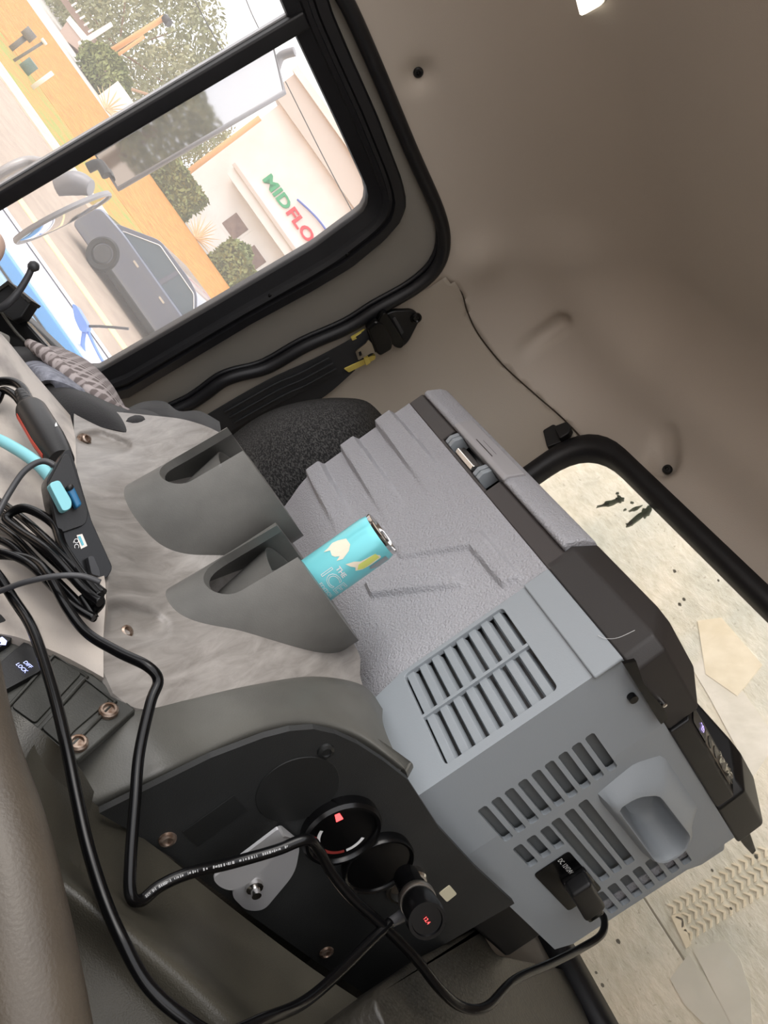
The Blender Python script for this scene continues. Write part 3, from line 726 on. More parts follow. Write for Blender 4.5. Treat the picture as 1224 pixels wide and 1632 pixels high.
# arch over the gauge panel
arch = [[(160, 1085, .655), (222, 1126, .648), (300, 1115, .695), (400, 1092, .75), (500, 1078, .80), (578, 1092, .85), (610, 1130, .84)],
        [(135, 1165, .63), (225, 1160, .632), (305, 1133, .682), (405, 1100, .735), (500, 1085, .782), (572, 1100, .81), (610, 1150, .80)],
        [(115, 1215, .615), (235, 1190, .622), (315, 1155, .668), (410, 1118, .718), (500, 1102, .76), (568, 1120, .785), (618, 1175, .775)],
        [(118, 1252, .602), (245, 1215, .615), (325, 1177, .655), (415, 1140, .70), (500, 1128, .735), (570, 1148, .757), (632, 1205, .755)],
        [(140, 1278, .594), (252, 1235, .610), (332, 1196, .648), (418, 1160, .690), (495, 1150, .722), (572, 1170, .742), (645, 1225, .742)],
        [(160, 1290, .600), (256, 1250, .618), (336, 1210, .656), (420, 1175, .695), (495, 1164, .728), (570, 1186, .748), (650, 1240, .748)]]
patch('gauge_arch', arch, mat('console_dark_grey', RGB(90, 89, 84), .42, bump=.12, bscale=700, col2=RGB(76, 75, 71), vscale=10), 6, cons, .012)
# cup holders: hollow mug cylinders standing out of the sloping deck
def cup(px, py, d, R, depth, slot_az, label):
    c = W(px, py, d); f = Fr(c, R0, _h, UP)
    e = cons
    N = 120; vs = []; fs = []; sw = .029; sdep = depth * .60; NH = 44
    hs = [-depth * i / NH for i in range(NH + 1)]
    def rad_(a, h):
        da = (a - slot_az + math.pi) % (2 * math.pi) - math.pi
        return R + (.004 + .030 * (-h / depth)) * math.exp(-(da / .62) ** 2) - .006 * (-h / depth)
    for h in hs:
        for j in range(N):
            a = 2 * math.pi * j / N; r = rad_(a, h); vs.append(f.p(r * math.cos(a), r * math.sin(a), h - .012 * (1 + math.sin(a)) * (1 + h / depth)))
    for h in reversed(hs):
        for j in range(N):
            a = 2 * math.pi * j / N; r = rad_(a, h) - .010; vs.append(f.p(r * math.cos(a), r * math.sin(a), h - .012 * (1 + math.sin(a)) * (1 + h / depth)))
    nl = len(vs) // N
    for i in range(nl):
        for j in range(N): fs.append((i * N + j, i * N + (j + 1) % N, ((i + 1) % nl) * N + (j + 1) % N, ((i + 1) % nl) * N + j))
    o = mesh('cup_holder', vs, fs, M_cons, e)
    sd_ = R0 * math.cos(slot_az) + _h * math.sin(slot_az); st = UP.cross(sd_)
    cpoly_ = [(-sw, .06), (-sw, -sdep + sw)] + [(-sw * math.cos(math.pi * i / 14), -sdep + sw - sw * math.sin(math.pi * i / 14)) for i in range(1, 14)] + [(sw, -sdep + sw), (sw, .06)]
    cut_ = prism('cutter', cpoly_, Fr(c, st, UP, sd_), .02, .2, M_cons)
    bo = o.modifiers.new('x', 'BOOLEAN'); bo.operation = 'DIFFERENCE'; bo.object = cut_; bo.solver = 'EXACT'
    dg = bpy.context.evaluated_depsgraph_get(); dg.update(); me2 = bpy.data.meshes.new_from_object(o.evaluated_get(dg)); o.modifiers.clear(); o.data = me2; bpy.data.objects.remove(cut_)
    for p in me2.polygons: p.use_smooth = True
    me2.set_sharp_from_angle(angle=rad(40))
    bv = o.modifiers.new('b', 'BEVEL'); bv.width = .0022; bv.segments = 2; bv.limit_method = 'ANGLE'; bv.angle_limit = rad(40)
    lathe('cup_liner', [(R - .034, -depth + .002), (R - .034, -depth * .9), (R - .018, -.036), (R - .016, -.036), (R - .03, -depth), (0, -depth)], f, M_cons, o, seg=40)
    return c, f
CUPS = []
CUPS.append(cup(437, 760, .99, .079, .16, rad(223), ''))
CUPS.append(cup(520, 917, .90, .079, .16, rad(225), ''))
# recesses with bolts
for bx_, by_, d in ((196, 1011, .742), (133, 703, 1.005)):
    c = W(bx_, by_, d); n = (UP * .8 + (CAM - c).normalized() * .6).normalized(); u = (R0 - n * R0.dot(n)).normalized()
    lathe('bolt', [(.0095, 0), (.0095, .002), (.006, .003), (.006, .008), (.004, .009), (.003, .006), (0, .006)], Fr(c, u, n.cross(u), n), M_rust, cons, seg=18)

# ------------------------------------------------------------------ gauge panel on the console's driver side
gn = V((.97, -.22, .06)).normalized(); GP0 = W(700, 1330, .72)
gu = UP.cross(gn).normalized()
if gu.y < 0: gu = -gu
GF = Fr(GP0, gu, gn.cross(gu) if gn.cross(gu).z > 0 else -gn.cross(gu), gn)
gp_out = [(158, 1296), (255, 1248), (336, 1208), (420, 1176), (462, 1165), (500, 1162), (535, 1170), (570, 1186), (610, 1212), (650, 1243), (700, 1320), (760, 1385), (820, 1440), (700, 1510), (590, 1590), (500, 1530), (380, 1445), (270, 1365), (200, 1320)]
gpan = empty('gauge_panel', GF.p(*GF.px(450, 1400)), 'black instrument plate with gauges on the console side below the fridge', 'panel')
prism('plate', [GF.px(*p) for p in gp_out], GF, -.006, 0, M_panel, gpan)
def gdisc(name, px, py, r, prof, m, parent=gpan, seg=40):
    f = Fr(GF.p(*GF.px(px, py)), GF.U, GF.V, GF.N); return lathe(name, prof, f, m, parent, seg=seg), f
gdisc('round_blank', 475, 1258, .03, [(.0335, -.002), (.0335, .0006), (.033, .001), (0, .001)], M_pan2)
prism('rectangular_blank', [GF.px(*p) for p in ((290, 1325), (372, 1266), (394, 1290), (315, 1348))], GF, -.001, .0012, M_pan2, gpan, bevel=.0004)
for x, y in ((267, 1337), (519, 1196), (520, 1517)):
    s_, f_ = gdisc('screw', x, y, .006, [(.007, 0), (.0065, .002), (.004, .003), (.0035, .0015), (0, .0015)], M_rust if x != 519 else M_pan2, seg=16)
G1, G1f = gdisc('gauge', 541, 1316, .03, [(.0335, 0), (.034, .009), (.032, .012), (.0295, .012), (.0285, .010), (.028, .0085), (0, .0085)], M_blks)
ff_ = G1f
text_face = [(.0205, 205, 250, M_wtxt), (.0205, 255, 330, mat('gauge_red_arc', RGB(140, 50, 45), .5)), (.0205, 335, 385, M_wtxt)]
for r, a0, a1, m_ in text_face:
    n2 = 10; vs = []; 
    for i in range(n2 + 1):
        a = rad(a0 + (a1 - a0) * i / n2); vs += [ff_.p((r - .0015) * math.cos(a), (r - .0015) * math.sin(a), .009), ff_.p((r + .0015) * math.cos(a), (r + .0015) * math.sin(a), .009)]
    mesh('gauge_scale', vs, [(2 * i, 2 * i + 1, 2 * i + 3, 2 * i + 2) for i in range(n2)], m_, G1, recalc=False)
q0, q1 = ff_.px(541, 1306, .009), ff_.px(534, 1290, .009)
d_ = (V(q1) - V(q0)).normalized(); e_ = V((-d_.y, d_.x))
prism('needle', [tuple(V(q0) - e_ * .003), tuple(V(q1) - e_ * .0012), tuple(V(q1) + e_ * .0012), tuple(V(q0) + e_ * .003)], ff_, .0092, .0102, M_redlit, G1)
gdisc('socket_cap', 599, 1368, .03, [(.0315, 0), (.0325, .008), (.031, .011), (.029, .010), (.0285, .008), (0, .0075)], M_blks)
gdisc('socket_ring', 645, 1405, .02, [(.020, 0), (.020, .006), (.0185, .008), (.0165, .008), (.016, -.002), (0, -.002)], M_chr)
prism('sticker', roundpoly([GF.px(*p) for p in ((699, 1423), (716, 1410), (728, 1424), (712, 1437))], .002), GF, 0, .0006, mat('sticker_cream', RGB(212, 205, 178), .6), gpan)
# aluminium two-leaf bracket
brk = empty('mounting_bracket', GF.p(*GF.px(410, 1400)), 'folded bare aluminium bracket bolted to the gauge panel', 'bracket')
prism('back_leaf', roundpoly([GF.px(*p, .004) for p in ((445, 1318), (478, 1345), (470, 1390), (420, 1450), (392, 1450), (372, 1430), (370, 1420))], [.002, .008, .012, .02, .01, .01, .004], 5), GF, .002, .005, M_alu, brk)
fl = [(442, 1316), (450, 1330), (446, 1350), (400, 1400), (370, 1416), (348, 1408), (338, 1395)]
prism('front_leaf', roundpoly([GF.px(*p, .03) for p in fl], [.002, .003, .01, .015, .015, .006, .004], 5), GF, .030, .033, M_alu, brk)
mesh('bend', [GF.p(*GF.px(446, 1319, .004), .004), GF.p(*GF.px(474, 1342, .004), .004), GF.p(*GF.px(450, 1333, .03), .0315), GF.p(*GF.px(442, 1316, .03), .0315)], [(0, 1, 2, 3)], M_alu, brk, solid=.002)
lathe('bolt', [(.007, .004), (.007, .009), (.004, .010), (.004, .016), (0, .017)], Fr(GF.p(*GF.px(405, 1412, .006)), GF.U, GF.V, GF.N), M_chr, brk, seg=12)
# voltmeter plug in the socket
vp = empty('charger_plug', GF.p(*GF.px(655, 1420)), 'black 12 volt plug with small red display in the panel socket', 'charger')
pa, pb = W(648, 1398, .688), W(681, 1468, .615)
ax = (pb - pa).normalized(); uu = ax.orthogonal().normalized(); PF = Fr(pa, uu, ax.cross(uu), ax); Lg = (pb - pa).length
lathe('plug_body', [(.011, 0), (.011, Lg * .35), (.0135, Lg * .42), (.0145, Lg * .7), (.0155, Lg * .9), (.0145, Lg), (.012, Lg), (.0115, Lg - .002), (0, Lg - .002)], PF, M_blks, vp)
lathe('metal_ring', [(.0146, Lg * .5), (.0152, Lg * .52), (.0152, Lg * .58), (.0146, Lg * .6)], PF, M_steel, vp)
dz = (XC - ax * XC.dot(ax)).normalized(); dzu = (U0 - ax * U0.dot(ax)).normalized(); dzr = dzu.cross(ax)
DFp = Fr(pb + ax * -.0012, dzr if dzr.dot(R0) > 0 else -dzr, dzu, ax)
text('display_digits', '12.4', .0042, DFp, M_redlit, vp, sx=.9)
prism('lead_boot', [(-.006, -.004), (.006, -.004), (.004, .004), (-.004, .004)], Fr(W(655, 1438, .655), R0, U0, -FW), -.004, .004, M_cable2, vp, bevel=.001)
ptube('strain_relief', [(660, 1445, .66), (640, 1460, .65), (620, 1472, .64)], [.006, .005, .004], M_cable2, vp)
ptube('lead', [(622, 1470, .64), (585, 1505, .62), (530, 1560, .585), (480, 1600, .55), (420, 1625, .51), (350, 1650, .48), (290, 1620, .47), (235, 1570, .47), (195, 1500, .475), (165, 1430, .49), (140, 1350, .505), (122, 1270, .525), (108, 1200, .545), (92, 1130, .57), (72, 1060, .60), (50, 1000, .63), (25, 960, .655), (-20, 900, .68), (-90, 880, .70), (-200, 900, .70)], .0042, M_cable, vp, n=8)
ptube('usb_lead', [(662, 1440, .66), (680, 1455, .655)], .002, M_cable, vp)

# ------------------------------------------------------------------ lower dash trim, switch panel, column cover, cushion
low = empty('dash_trim', W(300, 1500, .5) - UP * .1, 'dark grey-green moulded lower dash trim below the gauge panel', 'dash trim')
patch('trim_shell', [
    [(60, 1175, .555), (120, 1235, .575), (150, 1280, .592), (250, 1352, .605), (380, 1455, .625), (500, 1545, .64), (640, 1640, .655), (720, 1720, .66)],
    [(45, 1210, .54), (105, 1270, .555), (145, 1320, .57), (235, 1390, .583), (350, 1485, .60), (480, 1590, .615), (600, 1680, .63), (680, 1760, .63)],
    [(30, 1280, .52), (80, 1340, .53), (130, 1385, .538), (215, 1440, .545), (330, 1535, .555), (440, 1625, .565), (560, 1730, .575), (640, 1820, .57)],
    [(15, 1340, .49), (60, 1380, .493), (110, 1410, .494), (190, 1470, .495), (300, 1560, .50), (400, 1655, .505), (520, 1770, .53), (600, 1860, .53)],
    [(0, 1400, .49), (40, 1450, .49), (90, 1480, .492), (165, 1540, .495), (260, 1640, .50), (350, 1740, .50), (460, 1850, .50), (540, 1900, .50)],
    [(-20, 1480, .48), (20, 1540, .48), (70, 1600, .48), (140, 1680, .48), (220, 1780, .48), (300, 1880, .48), (400, 1950, .48), (480, 2000, .48)]], M_trim, 6, low, .01)
patch('panel_surround', [
    [(-60, 1090, .57), (0, 1120, .56), (60, 1160, .555), (120, 1215, .572), (150, 1262, .592)],
    [(-80, 1150, .55), (-20, 1180, .54), (35, 1210, .54), (100, 1265, .555), (142, 1300, .578)],
    [(-100, 1260, .52), (-40, 1280, .51), (10, 1300, .51), (60, 1340, .528), (125, 1385, .535)]], M_trim, 6, low, .01)
# the switch plate: a sloping plate with rockers
SPn = None
s0, s1, s2 = W(215, 1130, .637), W(-60, 1040, .64), W(120, 1208, .59)
sn = (s1 - s0).cross(s2 - s0).normalized()
if sn.dot(CAM - s0) < 0: sn = -sn
su = (R0 - sn * R0.dot(sn)).normalized(); SWF = Fr(s0, su, sn.cross(su), sn)
swp = empty('switch_panel', s0 - UP * .02, 'dusty black rocker switch panel with bolt heads at the left edge', 'switch panel')
prism('plate', [SWF.px(*p) for p in ((150, 1075), (217, 1130), (122, 1212), (60, 1160), (-60, 1080), (-80, 920), (0, 940))], SWF, -.008, 0, M_sw, swp, bevel=.002)
def sw(P, n1, m, nm='switch_blank', r=.003):
    return prism(nm, roundpoly([SWF.px(*p) for p in P], r, 3), SWF, -.002, n1, m, swp, bevel=.0012)
M_swd = mat('switch_blank_dark', RGB(50, 50, 45), .5, bump=.15, bscale=800, col2=RGB(40, 40, 36), vscale=30)
sw(((140, 1090), (175, 1118), (120, 1165), (98, 1190), (66, 1162)), .002, M_swd)
sw(((93, 1052), (130, 1075), (56, 1155), (18, 1128)), .002, M_swd)
rk = sw(((40, 1028), (62, 1045), (66, 1075), (8, 1107), (-20, 1080)), .005, M_blk, 'rocker_switch')
rk2 = sw(((0, 985), (22, 1010), (18, 1028), (-30, 1060), (-60, 1000)), .006, M_blk, 'rocker_switch')
for P in (((86, 1046), (139, 1080), (62, 1166), (10, 1132)), ((134, 1083), (184, 1120), (104, 1200), (60, 1164))):
    tube('switch_bezel', [SWF.p(*SWF.px(*p), .001) for p in P], .0016, M_sw, swp, n=4, seg=6, cyc=True, smoothpath=False)
ic = SWF.px(40, 1062, .006)
fI = Fr(SWF.p(*ic, .0056), (SWF.p(*SWF.px(52, 1075)) - SWF.p(*SWF.px(33, 1058))), SWF.V, sn); fI.V = sn.cross(fI.U).normalized()
text('switch_icon', 'DIFF', .0045, Fr(fI.p(0, .0026), fI.U, fI.V, sn), M_bluelit, rk); text('switch_icon', 'LOCK', .0045, Fr(fI.p(0, -.0026), fI.U, fI.V, sn), M_bluelit, rk)
i2 = SWF.px(3, 1022, .007); f2_ = Fr(SWF.p(*i2, .0066), fI.U, fI.V, sn)
prism('switch_icon', [(-.004, .003), (.002, .003), (.005, 0), (.002, -.003), (.001, -.001), (-.004, -.001)], f2_, 0, .0004, M_bluelit, rk2)
for x, y in ((173, 1135), (124, 1187)):
    lathe('bolt', [(.0075, -.001), (.0075, .003), (.006, .0045), (.0045, .0045), (.004, .002), (0, .002)], Fr(SWF.p(*SWF.px(x, y)), SWF.U, SWF.V, sn), M_rust, swp, seg=18)
tag(tube('column_cover', [W(-60, 1000, .52), W(-40, 1180, .47), W(-5, 1330, .435), (W(25, 1480, .41)), W(50, 1640, .39), W(70, 1800, .375)], [.018, .022, .025, .026, .027, .028], mat('column_vinyl', RGB(78, 70, 60), .40, bump=.15, bscale=500, col2=RGB(66, 59, 51), vscale=12), n=8, seg=24), 'brown-grey padded steering column cover at the lower left edge', 'column cover')
# middle seat cushion that carries the fridge
ZC = CO.z + BB
zf = Fr(V((0, 0, ZC)), V((1, 0, 0)), V((0, 1, 0)), UP)
cush = [zf.px(*p) for p in ((590, 1585), (650, 1535), (760, 1478), (815, 1452))]
cA = C3(LEN + .03, 0, .02); cB = C3(LEN + .03, 0, WID - .06); cCq = zf.px(905, 1545); cD = zf.px(960, 1680); cE = zf.px(640, 1680)
cpoly = cush + [(C3(.10, 0, .0).x, C3(.1, 0, 0).y), (cA.x, cA.y), (cB.x, cB.y), (C3(0, 0, WID - .06).x, C3(0, 0, WID - .06).y), cCq, cD, cE]
tag(prism('middle_seat', roundpoly(cpoly, .03, 4), zf, -.34, .0, M_vinyl, bevel=.02, seg=4), 'dark brown vinyl middle seat cushion under the fridge', 'seat')

# ------------------------------------------------------------------ dash top
def dd(p): return .0012 * noise.noise(p * 60)
dash = patch('dash_top', [
    [(-160, 420, 1.12), (-60, 480, 1.12), (0, 530, 1.12), (50, 590, 1.10), (112, 662, 1.06)],
    [(-170, 500, 1.02), (-70, 560, 1.0), (0, 600, 1.0), (60, 650, .99), (120, 698, .975)],
    [(-190, 600, .92), (-80, 650, .91), (0, 690, .905), (65, 720, .90), (122, 748, .895)],
    [(-200, 700, .84), (-90, 740, .83), (0, 770, .825), (70, 790, .82), (132, 800, .83)],
    [(-210, 800, .77), (-100, 830, .765), (0, 850, .76), (80, 865, .755), (150, 865, .77)],
    [(-220, 880, .72), (-110, 910, .715), (0, 930, .71), (90, 945, .705), (168, 930, .722)],
    [(-230, 960, .68), (-120, 980, .675), (-5, 985, .67), (80, 1005, .672), (165, 1010, .68)],
    [(-200, 1010, .65), (-110, 1020, .65), (0, 1010, .655), (90, 1040, .655), (165, 1080, .65)]], M_dash, 6, None, .015, disp=dd)
tag(dash, 'scuffed beige-grey dash top at the left edge under the usb hub', 'dashboard')

# ------------------------------------------------------------------ usb hub and its plugs
h0 = W(135, 830, .742)
hubn = (CAM - h0).normalized()
hubN = (hubn + UP * .4).normalized()
hd = (W(172, 925, .692) - W(105, 745, .805)); hd = (hd - hubN * hd.dot(hubN)).normalized()
HB = Fr(h0, hd, hubN.cross(hd), hubN)
if HB.V.dot(U0) < 0: HB.V = -HB.V
hub = empty('usb_hub', h0 - UP * .03, 'black usb charging hub full of plugs on the dash', 'usb hub')
P_hub = [HB.px(*p, .012) for p in ((104, 716), (113, 716), (146, 830), (180, 905), (172, 920), (160, 925), (118, 915), (80, 800), (74, 765))]
prism('hub_case', roundpoly(P_hub, .004, 3), HB, -.012, .012, M_blks, hub, bevel=.002)
P2 = [HB.px(*p, .02) for p in ((104, 722), (112, 722), (142, 815), (138, 835), (100, 848), (92, 840), (78, 770))]
prism('hub_shoulder', roundpoly(P2, .004, 3), HB, .010, .018, M_blk, hub, bevel=.003)
prism('usb_port', [HB.px(*p, .0125) for p in ((122, 853), (131, 851), (139, 870), (129, 875))], HB, .0118, .0128, M_steel, hub)
prism('usb_tongue', [HB.px(*p, .0132) for p in ((124, 855), (128, 854), (134, 868), (131, 870))], HB, .0128, .0134, mat('usb_tongue', RGB(95, 175, 190), .4), hub)
text('port_print', 'QC', .006, Fr(HB.p(*HB.px(121, 866, .0125), .0124), HB.U, HB.V, HB.N), M_wtxt, hub)
prism('barrel_plug', roundpoly([HB.px(*p, .018) for p in ((138, 888), (147, 887), (157, 910), (158, 920), (144, 916))], .002), HB, .012, .022, mat('grey_boot', RGB(52, 53, 56), .5), hub, bevel=.003)
# cigarette-lighter style plug
cl = empty('car_charger', W(80, 700, .86), 'black car charger with an orange stripe beside the usb hub', 'charger')
pa, pb = W(48, 652, .89), W(98, 735, .82)
ax = (pb - pa).normalized(); uu = (U0 - ax * U0.dot(ax)).normalized(); PF = Fr(pa, uu, ax.cross(uu), ax); Lg = (pb - pa).length
lathe('charger_body', [(.006, -.008), (.015, 0), (.0165, .006), (.0168, Lg * .6), (.0155, Lg * .8), (.013, Lg), (0, Lg)], PF, M_blk, cl)
lathe('boot', [(.004, -.042), (.006, -.040), (.0062, -.034), (.0052, -.033), (.0072, -.031), (.0072, -.026), (.006, -.025), (.0085, -.022), (.0085, -.016), (.0068, -.015), (.0098, -.012), (.0098, -.002)], PF, M_blk, cl, seg=20)
strp = []
for i in range(9):
    t = .012 + (Lg * .78) * i / 8
    for a in (-.16, .16):
        vdir = (-(CAM - pa).normalized()); 
        base = (-YC * .2 - XC).normalized(); base = (base - ax * base.dot(ax)).normalized(); base = (base * .75 + (CAM - pa).normalized() * .66); base = (base - ax * base.dot(ax)).normalized(); oth = ax.cross(base)
        r_ = .0172 if t < Lg * .62 else .0172 - .0016 * (t - Lg * .62) / (Lg * .2)
        strp.append(pa + ax * t + (base * math.cos(a) + oth * math.sin(a)) * r_)
mesh('stripe', strp, [(2 * i, 2 * i + 1, 2 * i + 3, 2 * i + 2) for i in range(8)], M_red, cl, solid=.0004)
mk = (CAM - pa).normalized(); mk = (mk * .8 + XC * .6); mk = (mk - ax * mk.dot(ax)).normalized(); mo = ax.cross(mk); cM = pa + ax * Lg * .55
mesh('mark', [cM + mk * .0171 + ax * x + mo * y for x, y in ((-.006, -.003), (.004, -.0012), (.009, .0035), (.002, .0012))], [(0, 1, 2, 3)], M_wtxt, cl, solid=.0004)
ptube('lead', [(50, 645, .905), (35, 618, .93), (15, 608, .94), (-10, 612, .94), (-40, 640, .92), (-110, 660, .90), (-200, 650, .89)], .0052, M_cable, cl)
ptube('lead', [(44, 660, .90), (25, 632, .92), (5, 622, .935), (-5, 640, .93), (-30, 665, .91), (-100, 690, .88), (-190, 690, .86)], .0045, M_cable, cl)
# teal usb cable
tl = empty('teal_usb_cable', W(100, 790, .78), 'pale teal usb cable plugged into the hub', 'cable')
tp = [HB.px(*p, .03) for p in ((76, 772), (93, 766), (113, 800), (112, 812), (99, 817))]
prism('plug', roundpoly(tp, .003, 3), HB, .022, .034, M_teal, tl, bevel=.003)
ptube('cord', [(88, 775, .775), (75, 755, .785), (55, 735, .80), (25, 715, .82), (-10, 698, .84), (-60, 690, .855), (-130, 700, .855), (-210, 720, .84)], .0062, M_teal, tl)
bl = empty('blue_usb_plug', W(120, 800, .78), 'small dark plug with a blue usb tip on the hub', 'plug')
prism('plug', [HB.px(*p, .026) for p in ((106, 782), (116, 775), (130, 805), (121, 812))], HB, .020, .030, mat('usb_blue', RGB(40, 100, 140), .35), bl, bevel=.002)
prism('boot', [HB.px(*p, .028) for p in ((104, 776), (113, 770), (118, 778), (109, 785))], HB, .021, .032, M_blk, bl, bevel=.002)
ptube('cord', [(110, 776, .765), (98, 752, .765), (70, 735, .765), (40, 750, .76), (15, 785, .75), (-10, 830, .73), (-40, 870, .715), (-110, 900, .71), (-200, 900, .705)], .0030, M_cable2, bl)
# bundles of black cable
wire_paths = [
    [(-210, 780, .78), (-110, 790, .79), (-30, 800, .79), (20, 832, .75), (70, 880, .71), (120, 925, .685), (160, 955, .67), (150, 975, .67)],
    [(-210, 810, .76), (-110, 830, .765), (-30, 830, .77), (15, 850, .74), (60, 895, .705), (105, 940, .68), (150, 985, .665), (130, 950, .67)],
    [(-205, 750, .80), (-100, 770, .80), (-20, 790, .79), (35, 825, .745), (85, 870, .70), (130, 915, .68), (165, 945, .67)],
    [(160, 960, .66), (130, 935, .67), (80, 880, .69), (30, 845, .72), (10, 825, .735), (40, 810, .735), (85, 835, .72), (100, 870, .70), (130, 915, .68), (160, 950, .665)],
    [(-220, 880, .715), (-120, 890, .712), (-30, 885, .71), (0, 880, .70), (40, 895, .69), (70, 920, .675), (110, 960, .665), (150, 985, .66)],
    [(-220, 850, .74), (-110, 860, .74), (-30, 860, .735), (10, 865, .72), (50, 900, .70), (95, 945, .68), (140, 965, .67), (150, 940, .67), (120, 920, .68)],
]
for i, P in enumerate(wire_paths):
    o = ptube('black_cable', P, .0036 if i != 3 else .0042, M_cable, None, n=8)
    tag(o, ['black cable running highest along the hub edge', 'black cable looped lowest in the cable bundle', 'black cable pressed against the hub side', 'thick black cable coiled over the bundle by the hub', 'black cable arching out of the left edge under the bundle', 'black cable doubled back inside the bundle'][i], 'cable', 'bundled black cables beside the usb hub')
o = ptube('grey_cable', [(-210, 960, .675), (-120, 960, .67), (-40, 955, .66), (0, 942, .655), (40, 928, .65), (90, 918, .65), (130, 918, .655), (160, 928, .66)], .0024, M_cable2, None); tag(o, 'thin grey cable curving across in front of the bundle', 'cable')

# ------------------------------------------------------------------ drink can
cC, cF = CUPS[1]
CR = .0268; ctop = .066
cpos = onp(600, 862, W(560, 888, .875), FW)
axc = W(556, 888, .875); CF = Fr(V((axc.x, axc.y, 0)), R0, _h, UP)
# height of the visible top
zt = W(612, 852, .875).z
can = empty('drink_can', V((axc.x, axc.y, zt - .135)), 'pale teal slim drink can standing in the nearer cup holder', 'can')
M_can = mat('can_teal', RGB(122, 210, 218), .28, metal=.2)
Fz = Fr(V((axc.x, axc.y, zt)), R0, _h, UP)
lathe('can_body', [(0, -.132), (.020, -.135), (.0255, -.127), (CR, -.120), (CR, -.012), (.0262, -.008), (.0252, -.004)], Fz, M_can, can, seg=48)
lathe('can_rim', [(.0252, -.004), (.0258, -.0012), (.0258, 0), (.0248, .0005), (.0240, -.001), (.0235, -.005), (0, -.005)], Fz, M_chr, can, seg=48)
prism('pull_tab', circ(.004, -.006, .007, 20, .010), Fz, -.003, .0015, M_chr, can)
def wrapc(r, a0, z0):
    def f(x, y, z=0):
        a = a0 + x / r; d = -_h * math.cos(a) + R0 * math.sin(a); return V((axc.x, axc.y, zt + z0 + y)) + d * (r + z)
    return f
wf = wrapc(CR + .0004, rad(8), 0)
def wpoly(name, P, m, dz=.0, sh=(0, 0), k=1):
    mx_, my_ = sum(p[0] for p in P) / len(P), sum(p[1] for p in P) / len(P)
    P = [(mx_ + (x - mx_) * k + sh[0], my_ + (y - my_) * k + sh[1]) for x, y in P]; bm = bmesh.new(); vv = [bm.verts.new((x, y, 0)) for x, y in P]; f = bm.faces.new(vv)
    bmesh.ops.triangulate(bm, faces=[f])
    for _ in range(2): bmesh.ops.subdivide_edges(bm, edges=bm.edges[:], cuts=1, use_grid_fill=False); bmesh.ops.triangulate(bm, faces=bm.faces[:])
    bm.verts.index_update(); vs = [wf(v.co.x, v.co.y, dz) for v in bm.verts]; fs = [tuple(v.index for v in f.verts) for f in bm.faces]; bm.free()
    return mesh(name, vs, fs, m, can, recalc=False)
M_cream = mat('can_cream', RGB(238, 226, 205), .35); M_lime = mat('can_lime', RGB(214, 222, 120), .35); M_silv = mat('can_silver', RGB(170, 176, 178), .3, metal=.7)
wpoly('emblem', [(-.0245, -.030), (-.020, -.022), (-.012, -.0215), (-.0075, -.026), (-.0045, -.035), (-.0065, -.041), (-.0085, -.036), (-.0105, -.040), (-.0135, -.042), (-.0195, -.041), (-.0225, -.0475), (-.0235, -.042), (-.0265, -.036)], M_cream, 0, (-.003, -.0125), 1.1)
wpoly('emblem', [(.004, -.0425), (.0065, -.035), (.010, -.030), (.011, -.024), (.012, -.0165), (.0165, -.0125), (.0195, -.013), (.0200, -.024), (.0185, -.033), (.0150, -.039), (.0120, -.037), (.0085, -.040)], M_cream, 0, (-.003, -.004), 1.15)
wpoly('emblem_band', [(.0135, -.013), (.0195, -.012), (.0200, -.030), (.0165, -.036), (.0125, -.032)], M_lime, .0002, (-.004, -.005), 1.1)
wpoly('silver_patch', [(.0200, -.010), (.0290, -.010), (.0310, -.024), (.0230, -.032), (.0195, -.030)], M_silv, .0001)
text('print', 'THE', .0075, None, M_wtxt, can, fmap=lambda x, y, z: wf(x + .0040, y - .0570, .0002), bold=.0002)
text('print', 'ICE', .0200, None, M_wtxt, can, fmap=lambda x, y, z: wf(x + .0095, y - .0690, .0001 + z * .3), outline=.00028, sx=1.15)
text('print', 'EDITION', .006, None, M_wtxt, can, fmap=lambda x, y, z: wf(x + .012, y - .0820, .0002))

# ------------------------------------------------------------------ seat belt on the pillar
BD = 1.62
bp = hit(640, 520); bn_ = snorm(bp); bu = (DF.U - bn_ * DF.U.dot(bn_)).normalized(); BF = Fr(bp, bu, bn_.cross(bu), bn_)
if BF.V.z < 0: BF.V = -BF.V
belt = empty('seat_belt', bp - UP * .3, 'black shoulder seat belt with steel tongue on the door pillar', 'seat belt')
def bprism(nm, P, n0, n1, m, r=.003, bevel=.002, par=belt): return prism(nm, roundpoly([BF.px(*p, n1) for p in P], r, 4), BF, n0, n1, m, par, bevel=bevel)
an = bprism('anchor_plate', ((606, 508), (625, 496), (660, 495), (671, 508), (652, 545), (640, 556), (614, 522)), .004, .016, M_blk, .012, .004)
lathe('anchor_bolt', [(.012, .016), (.012, .02), (.008, .022), (.006, .019), (0, .019)], Fr(BF.p(*BF.px(663, 507, .018)), BF.U, BF.V, BF.N), M_blks, an, seg=20)
bprism('guide_loop', ((604, 506), (615, 497), (645, 545), (642, 556), (630, 555), (602, 520)), .012, .032, M_blks, .008, .006)
bprism('slot_bar', ((626, 508), (630, 506), (644, 530), (640, 534)), .016, .020, M_cable2, .002, .001)
bprism('tongue_cover', ((584, 525), (600, 512), (612, 515), (628, 545), (625, 558), (606, 569), (598, 562)), .012, .034, M_blks, .006, .006)
tng = plate('tongue', roundpoly([BF.px(*p, .03) for p in ((587, 541), (583, 547), (566, 560), (571, 574), (592, 562), (598, 563), (593, 548))], .003, 3), [[BF.px(*p, .03) for p in ((571, 561), (575, 559), (577, 565), (573, 568))]], BF, .028, .031, M_steel, belt)
